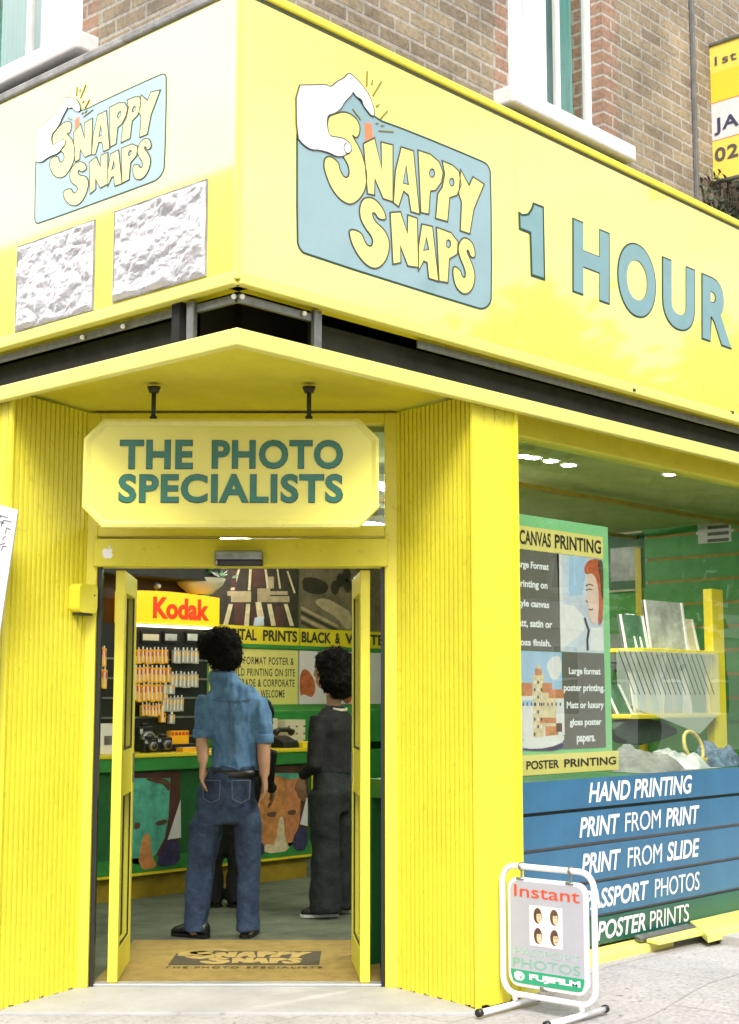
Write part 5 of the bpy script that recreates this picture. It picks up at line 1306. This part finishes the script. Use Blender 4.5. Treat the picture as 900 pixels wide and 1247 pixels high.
camera_box(Zq(312, 1090)[0], CY + .10, .12, .10, 'small black camera at the left of the counter')
camera_box(Zq(405, 1090)[0], CY + .12, .15, .11, 'black camera with a bright lens in the middle of the counter')
pk = MB('film_yellow', 'film_red', 'film_white')
for i in range(5):
    x = Zq(480 + i * 21, 1050)[0]; fb = MB('film_yellow').box(x, x + .036, CY + .2, CY + .25, ct_z + .055, ct_z + .155).use('film_red').box(x + .004, x + .03, CY + .198, CY + .1998, ct_z + .12, ct_z + .145).build('film_box')
    tag(fb, 'yellow film box on the small black riser beside the man', 'film box', 'film boxes on the counter riser')
x = Zq(470, 1050)[0]
tag(MB('black_plastic').box(x - .02, x + .26, CY + .18, CY + .30, ct_z + .001, ct_z + .054).build('counter_riser', bevel=.004), 'black riser under the yellow film boxes on the counter', 'riser')
tag(MB('film_yellow').box(Zq(470, 1100)[0], Zq(610, 1100)[0], CY + .04, CY + .12, ct_z + .001, ct_z + .03).use('film_white').box(Zq(480, 1100)[0], Zq(560, 1100)[0], CY + .05, CY + .11, ct_z + .0305, ct_z + .033).build('film_tray', bevel=.004), 'flat yellow and white film carton lying on the counter', 'carton')
Zr = lambda x, y: onY(280 + x / 4.5, 680 + y / 4.5, CY + .2)
tag(MB('cream').box(Zr(250, 900)[0], Zr(308, 900)[0], CY + .30, CY + .42, ct_z + .001, Zr(280, 878)[1]).build('carton', bevel=.004), 'plain cream carton on the counter right of the man', 'carton')
cc = MB('cream'); x0, x1, zt2 = Zr(322, 900)[0], Zr(432, 900)[0], Zr(380, 885)[1]
cc.box(x0, x1, CY + .24, CY + .40, ct_z + .001, zt2)
for i in range(3):
    for j in range(3): cc.use('ink_grey').box(x0 + .03 + i * .09, x0 + .055 + i * .09, CY + .237, CY + .2395, ct_z + .04 + j * .06, ct_z + .055 + j * .06)
tag(cc.build('dotted_carton', bevel=.004), 'cream carton with dark dots on the counter beside the woman', 'carton')
ph = thing('telephone', 'black telephone on the counter between the man and the woman', 'telephone', (Zr(270, 1000)[0], CY + .1, ct_z))
x = Zr(275, 1000)[0]
MB('black_plastic').hexa([(x - .09, CY + .06, ct_z + .001), (x + .09, CY + .06, ct_z + .001), (x + .09, CY + .22, ct_z + .001), (x - .09, CY + .22, ct_z + .001), (x - .085, CY + .07, ct_z + .05), (x + .085, CY + .07, ct_z + .05), (x + .085, CY + .21, ct_z + .10), (x - .085, CY + .21, ct_z + .10)]).build('base', ph, bevel=.008)
MB('black_plastic').tube([(x - .10, CY + .16, ct_z + .12), (x - .05, CY + .16, ct_z + .145), (x + .05, CY + .16, ct_z + .145), (x + .10, CY + .16, ct_z + .12)], [.03, .02, .02, .03], 10).build('handset', ph)
tag(MB('shop_yellow').box(Zr(320, 1010)[0], Zr(440, 1010)[0], CY + .03, CY + .2, ct_z + .001, ct_z + .045).build('paper_tray', bevel=.004), 'shallow yellow tray on the counter front beside the telephone', 'tray')
# merchandise glimpsed left of the door leaf
for k, (m, h) in enumerate((('film_white', .22), ('photo_green', .15), ('haze_print', .24))):
    x = onY(123, 880, CY + .2)[0]
    tag(MB(m).box(x - .06, x + .07, CY + .12 + k * .13, CY + .2 + k * .13, ct_z + .001, ct_z + h).use('ink_grey').box(x - .03, x + .04, CY + .118 + k * .13, CY + .1195 + k * .13, ct_z + h * .3, ct_z + h * .6).build('carton', bevel=.003), ('white carton at the front of the counter end, behind the left door leaf', 'dark green carton in the middle of the counter end', 'pale blue carton at the back of the counter end')[k], 'carton')

# ---- strip lights on the ceiling
def strip_light(x, y, L, along, label):
    t = thing('strip_light', label, 'ceiling light', (x, y, ZC), 'fluorescent strip lights on the shop ceiling')
    b = (x - L / 2, x + L / 2, y - .05, y + .05) if along == 'x' else (x - .05, x + .05, y - L / 2, y + L / 2)
    MB('white_paint').box(*b, ZC - .05, ZC - .002).build('batten', t)
    pt = [(x - L / 2 + .03, y, ZC - .075), (x + L / 2 - .03, y, ZC - .075)] if along == 'x' else [(x, y - L / 2 + .03, ZC - .075), (x, y + L / 2 - .03, ZC - .075)]
    MB('tube_lamp').tube(pt, .019, 10).build('tube', t)
lx, ly = EW(.45, 4.0, 0)[:2]
strip_light(3.3, 1.9, 1.5, 'x', 'lit strip light just inside the top right of the doorway')
strip_light(2.2, 3.4, 1.5, 'x', 'strip light nearest the left of the doorway')
strip_light(4.2, 3.4, 1.5, 'x', 'strip light over the front of the counter')
strip_light(4.6, 5.0, 1.5, 'x', 'strip light over the back counter')
for (px_, py_), lab in zip(((636, 556), (649, 558), (671, 562), (693, 567), (816, 578)), ('nearest the window pillar', 'second from the window pillar', 'third from the window pillar', 'fourth from the window pillar', 'alone at the right of the display window')):
    fx, fy = onZ(px_, py_, ZC - .012)
    dl = thing('downlight', 'small lit round downlight in the ceiling, ' + lab, 'ceiling light', (fx, fy, ZC), 'downlights over the display window')
    MB('downlight_glow').tube([(fx, fy, ZC - .012), (fx, fy, ZC - .0105)], .042, 16).build('lens', dl)
    MB('white_paint').tube([(fx, fy, ZC - .010), (fx, fy, ZC - .001)], .058, 16).build('bezel', dl)
strip_light(5.9, 3.6, 1.5, 'x', 'strip light farthest into the shop')

# ================================================================== PEOPLE
def remesh(mb, name, voxel=.014, smooth=5, folds=0., fscale=9., seed=0., zs=1.):
    o = mb.build('tmp', fix=True); m = o.modifiers.new('r', 'REMESH'); m.mode = 'VOXEL'; m.voxel_size = voxel; m.use_smooth_shade = True
    s = o.modifiers.new('s', 'SMOOTH'); s.factor = .5; s.iterations = smooth
    bpy.context.view_layer.update()
    me = bpy.data.meshes.new_from_object(o.evaluated_get(bpy.context.evaluated_depsgraph_get())); me.name = name
    bpy.data.objects.remove(o)
    if folds:
        nr = [v.normal.copy() for v in me.vertices]
        for v, nn in zip(me.vertices, nr):
            p = Vector((v.co.x * fscale + seed, v.co.y * fscale, v.co.z * fscale * zs)); a = noise.noise(p) + .5 * noise.noise(p * 2.3)
            v.co += nn * folds * a
    for p in me.polygons: p.use_smooth = True
    return me
def adopt(me, name, parent, m, label=None):
    off = Vector((0, 0, 0)); p = parent
    while p: off += p.location; p = p.parent
    for v in me.vertices: v.co -= off
    me.materials.clear(); me.materials.append(MATS[m])
    o = bpy.data.objects.new(name, me); COL.objects.link(o); o.parent = parent
    if label: o['label'] = label
    return o
def curls(me, n, seed):
    """loose curls standing off a mass of hair, kept in the same mesh"""
    import bmesh
    rng = random.Random(seed); m = MB('hair'); vv = [(v.co.copy(), v.normal.copy()) for v in me.vertices]
    for _ in range(n):
        c, nn = vv[rng.randrange(len(vv))]; a = nn.orthogonal().normalized(); a.rotate(Matrix.Rotation(rng.uniform(0, 6.28), 3, nn)); b = nn.cross(a); R = rng.uniform(.008, .016)
        m.tube([c + nn * (-.004 + .0045 * k) + (a * math.cos(k * 1.1) + b * math.sin(k * 1.1)) * R for k in range(5)], [.0034, .003, .0026, .002, .001], 5)
    bm = bmesh.new(); bm.from_mesh(me); t = m.mesh('curls'); bm.from_mesh(t); bm.to_mesh(me); bm.free(); bpy.data.meshes.remove(t)
    for p in me.polygons: p.use_smooth = True; p.material_index = 0
    return me
class Fig:
    """a standing figure described in its own frame: l to the right, f away, z up"""
    def __init__(s, base, El, Nf): s.b, s.E, s.N = base, El, Nf
    def P(s, l, f, z): return (s.b[0] + l * s.E[0] + f * s.N[0], s.b[1] + l * s.E[1] + f * s.N[1], z)
    def col(s, mb, rings, n=16):                      # rings: l, f, z, half width, half depth
        return mb.loft([[s.P(l + a * math.cos(2 * math.pi * k / n), f + b * math.sin(2 * math.pi * k / n), z) for k in range(n)] for l, f, z, a, b in rings])
    def limb(s, mb, pts, rs, n=12): return mb.tube([s.P(*p) for p in pts], rs, n)
    def ball(s, mb, l, f, z, a, b, c):
        rings = []
        for i in range(1, 9):
            t = math.pi * i / 9 - math.pi / 2; rings.append((l, f, z + c * math.sin(t), a * math.cos(t), b * math.cos(t)))
        return s.col(mb, rings)
def head(F, mb, l, f, z, k=1.0):
    """skull, jaw, nose, ears, neck; faces +f; z is the head centre"""
    F.ball(mb, l, f - .012 * k, z + .03 * k, .075 * k, .095 * k, .10 * k); F.ball(mb, l, f + .03 * k, z - .045 * k, .055 * k, .062 * k, .075 * k)
    F.ball(mb, l, f + .10 * k, z - .012 * k, .014 * k, .022 * k, .028 * k)
    for sgn in (-1, 1):
        F.ball(mb, l + sgn * .079 * k, f - .005 * k, z - .01 * k, .014 * k, .024 * k, .036 * k)
        F.ball(mb, l + sgn * .032 * k, f + .078 * k, z + .012 * k, .018 * k, .014 * k, .012 * k)
    F.ball(mb, l, f + .083 * k, z - .062 * k, .026 * k, .012 * k, .011 * k)
def face_parts(F, root, l, f, z, k=1.0):
    e = MB('white_ink', 'black_plastic')
    for sgn in (-1, 1):
        F.ball(e.use('white_ink'), l + sgn * .032 * k, f + .085 * k, z + .012 * k, .013 * k, .009 * k, .008 * k)
        F.ball(e.use('black_plastic'), l + sgn * .032 * k, f + .091 * k, z + .012 * k, .006 * k, .005 * k, .006 * k)
    e.build('eyes', root)
    F.ball(MB('skin_print'), l, f + .092 * k, z - .062 * k, .022 * k, .006 * k, .007 * k).build('mouth', root)
def hand(F, mb, wrist, side, curl=.5, L=.185, roll=0.):
    """hanging hand: palm, four unequal bent fingers, thumb off the side of the palm; palm faces the thigh"""
    l, f, z = wrist; pl = L * .50
    F.col(mb, [(l, f, z + .01, .021, .027), (l, f, z - .02, .020, .032), (l + side * .004, f + .004, z - pl * .6, .019, .041), (l + side * .004, f + .006, z - pl, .017, .040)], 12)
    lens = (.072, .082, .077, .060)
    for i in range(4):
        ff = f + .036 - i * .023; b = lens[i]; x = l + side * .004
        F.limb(mb, [(x, ff, z - pl + .025), (x, ff, z - pl - .005), (x - side * .010 * curl, ff, z - pl - b * .45), (x - side * .034 * curl, ff, z - pl - b * .82), (x - side * .056 * curl, ff, z - pl - b * .98)], [.0095, .0095, .009, .0085, .007], 8)
    F.limb(mb, [(l, f + .025, z - .025), (l - side * .008, f + .050, z - .055), (l - side * .014, f + .060, z - .085), (l - side * .020, f + .058, z - .108)], [.013, .0125, .0115, .009], 8)

# ---- the man with his back to the street
MD = 3.30
mo = onE(278, 1000, MD)[0]
FM = Fig(EW(mo, MD, 0), E_, N_)
def m(px, py): s, z = onE(px, py, MD); return (s - mo, z)
man = thing('person', 'person seen from behind in a light blue shirt and dark blue jeans', 'person', EW(mo, MD, 0))
hz = m(269, 790)[1]; hl = m(268, 800)[0]
shl, shr = m(250, 846), m(320, 850); wz = m(280, 930)[1]; cr = m(278, 1008)[1]
kl, kr = m(246, 1055), m(302, 1055); al, ar_ = m(238, 1128), m(302, 1132)
el, er = m(247, 896), m(321, 902); wl_, wr_ = m(250, 928), m(323, 944)
cl = m(284, 860)[0]; hipl, hipr = m(258, 950), m(301, 950)
body = MB('skin'); head(FM, body, hl, .02, hz - .015, 1.03)
FM.limb(body, [(hl + .005, -.01, hz - .05), (hl + .02, -.025, shl[1] + .02), (cl - .01, -.03, shl[1] - .08)], [.058, .060, .075])
FM.col(body, [(cl, 0, wz - .05, .115, .085), (cl, 0, wz + .12, .115, .085), (cl, 0, shl[1] - .12, .15, .10), (cl, -.01, shl[1], .13, .07)])
for (sh, e_, w_, sd, wf) in ((m(258, 852), el, wl_, -1, -.125), (m(311, 854), er, wr_, 1, -.06)):
    FM.limb(body, [(sh[0], -.012, sh[1] - .01), (e_[0], -.025, e_[1]), ((e_[0] + w_[0]) / 2, (wf - .03) * .5, (e_[1] + w_[1]) / 2 + .01), (w_[0], wf, w_[1])], [.046, .042, .041, .030], 14)
    hand(FM, body, (w_[0], wf - .005, w_[1]), sd, .6, .185)
for (hp, k_, a_, sd) in ((hipl, kl, al, -1), (hipr, kr, ar_, 1)):
    FM.limb(body, [(hp[0] * .6, 0, hp[1]), (k_[0], .02, k_[1]), (a_[0], 0, a_[1] - .02)], [.06, .05, .04])
    FM.limb(body, [(a_[0], -.03, .05), (a_[0] + sd * .02, .12, .04)], [.04, .03])
adopt(remesh(body, 'body', .0075, 2), 'body', man, 'skin')
face_parts(FM, man, hl, .02, hz - .015, 1.03)
hr = MB('hair'); k = 1
FM.ball(hr, hl + .003, -.028, hz + .022, .124, .115, .104); FM.ball(hr, hl + .035, -.050, hz - .050, .105, .085, .085); FM.ball(hr, hl - .055, -.02, hz + .02, .075, .09, .085); FM.ball(hr, hl + .085, -.03, hz - .03, .05, .06, .075)
hme = remesh(hr, 'hair', .010, 2)
for v in hme.vertices:
    p = v.co * 30; v.co += v.normal * (.012 * noise.noise(p) + .014 * noise.noise(p * 2.2) + .006)
adopt(curls(hme, 420, 2), 'hair', man, 'hair')
sh = MB('chambray')
wc = m(286, 920)[0]
FM.col(sh, [(wc, 0, wz - .04, .142, .108), (wc, 0, wz + .03, .138, .108), (wc, 0, m(281, 905)[1], .142, .112), (m(285, 880)[0], -.005, m(281, 880)[1], .165, .122), (m(284, 860)[0], -.012, m(281, 862)[1], .188, .126), (cl + .002, -.018, m(281, 848)[1], .180, .112), (cl + .0, -.022, m(281, 838)[1], .140, .094), (hl + .035, -.022, m(281, 829)[1], .095, .078), (hl + .02, -.02, m(281, 822)[1], .072, .068)])
for (s_, ce, sd) in ((m(256, 850), m(248, 892), -1), (m(313, 852), m(321, 898), 1)):
    FM.limb(sh, [(s_[0], -.014, s_[1]), (s_[0] * .55 + ce[0] * .45 + sd * .008, -.02, s_[1] * .55 + ce[1] * .45), (ce[0], -.02, ce[1] + .02), (ce[0], -.018, ce[1] - .02)], [.068, .066, .060, .058], 16)
adopt(remesh(sh, 'shirt', .009, 3, .021, 15, 3., .40), 'shirt', man, 'chambray')
cfm = MB('chambray')
for ce in (m(248, 892), m(321, 898)):
    cfm = MB('chambray'); FM.col(cfm, [(ce[0], -.018, ce[1] - .035, .058, .058), (ce[0], -.018, ce[1] - .03, .064, .063), (ce[0], -.018, ce[1] + .018, .066, .064), (ce[0], -.018, ce[1] + .023, .060, .06)]); cfm.build('cuff', man)
clm = MB('chambray'); FM.col(clm, [(hl + .02, -.022, m(281, 829)[1] - .005, .088, .078), (hl + .017, -.024, m(281, 820)[1], .080, .072), (hl + .016, -.024, m(281, 817)[1], .074, .066), (hl + .018, -.022, m(281, 824)[1], .066, .06)]); clm.build('collar', man)
jn = MB('denim'); hc = m(279, 945)
FM.col(jn, [(hc[0] - .022, 0, cr + .03, .176, .115), (hc[0] - .022, 0, cr + .12, .182, .124), (hc[0] - .018, -.008, cr + .22, .178, .126), (hc[0] - .005, -.004, hc[1] + .0, .166, .122), (wc - .012, 0, hc[1] + .05, .152, .114), (wc, 0, wz - .015, .146, .110)])
def leg(hp, kn, an, w0, w1, w2, tf):
    FM.col(jn, [(an[0], tf - .005, .035, w2, w2 * 1.12), (an[0], tf, .10, w2 * .96, w2 * 1.05), (an[0] * .6 + kn[0] * .4, tf * .8, an[1] * .55 + kn[1] * .45, w1 * .97, w1 * 1.06), (kn[0], .012, kn[1], w1, w1 * 1.05), (kn[0] * .45 + hp[0] * .55, .005, cr + .02, w0, w0 * 1.15), (hp[0] * .85, 0, cr + .16, w0 * .8, w0 * 1.0)])
leg(m(258, 960), m(245, 1055), m(238, 1130), .106, .085, .076, .0); leg(m(302, 960), m(303, 1055), m(302, 1130), .088, .074, .073, .02)
adopt(remesh(jn, 'jeans', .010, 3, .010, 13, 8., .7), 'jeans', man, 'denim')
bt = MB('leather'); FM.col(bt, [(wc - .008, 0, wz - .078, .166, .124), (wc - .008, 0, wz - .075, .172, .130), (wc - .004, 0, wz - .038, .162, .127), (wc - .004, 0, wz - .035, .156, .121)], 24); bt.build('belt', man)
pk_ = MB('denim_thread')
for sx in (-.095, .085):
    q = [(hc[0] + sx - .055, hc[1] - .02), (hc[0] + sx + .055, hc[1] - .02), (hc[0] + sx + .05, hc[1] - .13), (hc[0] + sx, hc[1] - .155), (hc[0] + sx - .05, hc[1] - .13)]
    back = lambda u, v, w=0.: FM.P(u, -.136 * math.sqrt(max(.05, 1 - ((u - hc[0]) / .205) ** 2)) - .004 - w, v)
    pk_.stroke(back, q, .006, -.004, .003)
pk_.build('pocket_stitching', man, fix=False)
def shoe(F, root, l, f, yaw, L=.27, mat_='leather', sole='leather'):
    c, s = math.cos(yaw), math.sin(yaw); n = 14; rings = []
    for t, w, h in ((-.5, .020, .05), (-.46, .034, .085), (-.25, .040, .10), (.0, .042, .085), (.22, .047, .06), (.40, .042, .045), (.49, .022, .03)):
        y = t * L; ring = []
        for k in range(n):
            a = 2 * math.pi * k / n; u = w * math.cos(a); z = max(.002, h * .5 + h * .5 * math.sin(a)); ring.append(F.P(l + u * c + y * s, f - u * s + y * c, z + .008))
        rings.append(ring)
    o = MB(mat_).loft(rings).build('shoe', root)
    sm = MB(sole); pts = [(w, t * L) for t, w in ((-.51, .012), (-.46, .036), (-.2, .041), (.2, .05), (.42, .044), (.51, .014))]
    out = [(u, y) for u, y in pts] + [(-u, y) for u, y in pts[::-1]]
    sm.poly(lambda u, v, w=0.: F.P(l + u * c + v * s, f - u * s + v * c, w), out, .0, .018); sm.build('sole', o, fix=False)
shoe(FM, man, m(231, 1138)[0], .03, -1.05); shoe(FM, man, m(302, 1138)[0], .09, .12)

sm_ = MB('denim_thread')
backs = lambda u, v, w=0.: FM.P(u, -.131 * math.sqrt(max(.05, 1 - ((u - wc * .5 - cl * .5) / .20) ** 2)) - .006 - w, v)
zy = m(284, 850)[1]
sm_.stroke(backs, [(cl - .12, zy - .01), (cl - .05, zy - .02), (cl + .05, zy - .02), (cl + .12, zy - .01)], .004, -.004, .003, closed=False)
for du in (-.016, .016): sm_.stroke(backs, [(cl + du, zy - .022), (cl * .6 + wc * .4 + du * .8, zy - .2), (wc + du * .6, wz + .06)], .004, -.006, .004, closed=False)
sm_.build('seam', man, fix=False)

# ---- the woman in black, half behind the right door leaf
WD = 4.20
wo = onE(405, 1000, WD)[0]
yaw = .95; Ew = E_ * math.cos(yaw) + N_ * math.sin(yaw); Nw = N_ * math.cos(yaw) - E_ * math.sin(yaw)
FW = Fig(EW(wo, WD, 0), Ew, Nw)
def w(px, py): s, z = onE(px, py, WD); return ((s - wo), z)
wom = thing('person', 'person with large dark curly hair in a black top and dark jeans', 'person', EW(wo, WD, 0))
hz2 = w(402, 815)[1]; hl2 = w(404, 815)[0]
b = MB('skin'); head(FW, b, hl2, .04, hz2 - .02, .98)
sy1 = w(405, 868)[1]; wz2 = w(405, 935)[1]; cr2 = w(405, 985)[1]; ccl = w(405, 880)[0]
FW.limb(b, [(hl2, .0, hz2 - .06), (ccl, -.015, sy1 + .02), (ccl, -.02, sy1 - .08)], [.05, .05, .065])
FW.col(b, [(ccl, 0, wz2, .11, .08), (ccl, 0, sy1 - .15, .12, .085), (ccl, 0, sy1 - .02, .12, .06)])
lsh, rsh = (ccl - .155, sy1 - .02), (ccl + .155, sy1 - .02)
for (s_, sd, e_, h_) in ((lsh, -1, (ccl - .20, .0, wz2 + .02), (ccl - .13, .16, wz2 - .06)), (rsh, 1, (ccl + .21, -.02, wz2 + .02), (ccl + .17, .17, wz2 + .10))):
    FW.limb(b, [(s_[0], 0, s_[1]), e_, h_], [.042, .036, .026]); hand(FW, b, h_, sd, .8, .165)
for sx in (-.085, .085): FW.limb(b, [(ccl + sx, 0, wz2 - .1), (ccl + sx, 0, .45), (ccl + sx, 0, .07)], [.07, .05, .035]); FW.limb(b, [(ccl + sx, -.02, .05), (ccl + sx, .11, .04)], [.035, .028])
adopt(remesh(b, 'body', .008, 2), 'body', wom, 'skin'); face_parts(FW, wom, hl2, .04, hz2 - .02, .98)
h2 = MB('hair'); FW.ball(h2, hl2 + .0, -.02, hz2 + .03, .12, .125, .115); FW.ball(h2, hl2 + .0, -.07, hz2 - .07, .115, .085, .13); FW.ball(h2, hl2 + .0, .055, hz2 + .065, .08, .06, .05); FW.ball(h2, hl2 - .07, -.03, hz2 - .05, .05, .07, .11); FW.ball(h2, hl2 + .07, -.03, hz2 - .05, .05, .07, .11)
me = remesh(h2, 'hair', .011, 2)
for v in me.vertices:
    p = v.co * 28; v.co += v.normal * (.014 * noise.noise(p) + .016 * noise.noise(p * 2.1) + .004)
adopt(curls(me, 420, 3), 'hair', wom, 'hair')
tp = MB('black_cloth')
FW.col(tp, [(ccl, 0, wz2 - .04, .150, .115), (ccl, 0, wz2 + .05, .138, .106), (ccl, 0, wz2 + .2, .138, .108), (ccl, -.005, sy1 - .12, .155, .112), (ccl, -.012, sy1 - .03, .165, .09), (ccl, -.015, sy1 + .02, .115, .07), (ccl, -.012, sy1 + .045, .07, .06)])
FW.limb(tp, [(lsh[0], 0, lsh[1]), (ccl - .20, .0, wz2 + .02), (ccl - .135, .15, wz2 - .05)], [.062, .054, .042], 14); FW.limb(tp, [(rsh[0], 0, rsh[1]), (ccl + .21, -.02, wz2 + .02), (ccl + .172, .16, wz2 + .09)], [.062, .054, .042], 14)
adopt(remesh(tp, 'top', .011, 4, .007, 9, 1.), 'top', wom, 'black_cloth')
nk = MB('cream'); FW.limb(nk, [(ccl - .075, -.060, sy1 + .028), (ccl - .03, -.090, sy1 + .018), (ccl + .03, -.090, sy1 + .018), (ccl + .075, -.060, sy1 + .028)], [.008, .010, .010, .008], 8); nk.build('necklace', wom)
jw = MB('black_jeans')
FW.col(jw, [(ccl, 0, cr2 - .02, .165, .115), (ccl, -.01, cr2 + .12, .175, .125), (ccl, 0, wz2 - .02, .155, .105)])
for sx, f0 in ((-.09, -.02), (.085, .03)): FW.col(jw, [(ccl + sx * 1.15, f0, .035, .105, .12), (ccl + sx * 1.1, f0, .2, .098, .11), (ccl + sx, f0 * .5, .48, .085, .095), (ccl + sx, 0, cr2, .095, .115), (ccl + sx, 0, cr2 + .12, .09, .12)])
adopt(remesh(jw, 'jeans', .012, 4, .012, 8, 5.), 'jeans', wom, 'black_jeans')
shoe(FW, wom, ccl - .10, .03, -.75, .25, 'leather', 'sole_white'); shoe(FW, wom, ccl + .10, .08, -.5, .25, 'leather', 'sole_white')

# ---- a shorter figure in black hidden behind the man, leaning on the counter
TD = 4.62
to = onE(288, 1000, TD)[0]
FT = Fig(EW(to, TD, 0), E_, N_)
def t3(px, py): s, z = onE(px, py, TD); return (s - to, z)
kid = thing('person', 'person in black mostly hidden behind the man in the blue shirt', 'person', EW(to, TD, 0))
hx, hz3 = t3(316, 872); b = MB('skin'); head(FT, b, hx, .03, hz3, .95); s1_ = hz3 - .22
FT.limb(b, [(hx, 0, hz3 - .05), (hx - .05, -.02, s1_)], [.048, .055]); FT.col(b, [(0, 0, .68, .10, .075), (hx * .4, 0, .9, .10, .075), (hx * .7, 0, s1_, .10, .055)])
lx1 = t3(262, 1085)[0]; lx2 = t3(278, 1085)[0]
for ex, sd in ((hx * .7 - .17, -1), (hx * .7 + .10, 1)): FT.limb(b, [(hx * .7 + sd * .12, 0, s1_ - .02), (ex, .05, s1_ - .26), (ex + .03, .20, s1_ - .30)], [.04, .034, .025]); hand(FT, b, (ex + .03, .20, s1_ - .28), sd, .7, .15)
for lx_ in (lx1 - .02, lx2 + .06): FT.limb(b, [(lx_ * .4, 0, .65), (lx_, 0, .35), (lx_, 0, .07)], [.07, .05, .035])
adopt(remesh(b, 'body', .009, 2), 'body', kid, 'skin'); face_parts(FT, kid, hx, .03, hz3, .95)
h3 = MB('hair'); FT.ball(h3, hx, -.02, hz3 + .03, .10, .105, .11); FT.ball(h3, hx + .02, -.04, hz3 - .05, .08, .07, .09); adopt(remesh(h3, 'hair', .011, 2, .014, 22), 'hair', kid, 'hair')
tk = MB('black_cloth'); FT.col(tk, [(0, 0, .66, .14, .11), (hx * .35, 0, .88, .14, .105), (hx * .7, -.01, s1_ - .05, .15, .09), (hx * .85, -.01, s1_ + .03, .08, .06)])
for ex, sd in ((hx * .7 - .17, -1), (hx * .7 + .10, 1)): FT.limb(tk, [(hx * .7 + sd * .12, 0, s1_ - .02), (ex, .05, s1_ - .26), (ex + .03, .18, s1_ - .295)], [.058, .05, .04])
adopt(remesh(tk, 'top', .012, 4, .007, 9, 2.), 'top', kid, 'black_cloth')
jk = MB('black_cloth'); FT.col(jk, [(0, 0, .60, .14, .11), (0, 0, .72, .14, .11)])
for lx_ in (lx1 - .02, lx2 + .06): FT.col(jk, [(lx_, 0, .035, .075, .085), (lx_, 0, .3, .072, .08), (lx_ * .5, 0, .64, .085, .10)])
adopt(remesh(jk, 'trousers', .012, 4, .01, 9, 4.), 'trousers', kid, 'black_cloth')
shoe(FT, kid, lx1 - .02, .05, -.4, .24); shoe(FT, kid, lx2 + .06, .06, .3, .24)
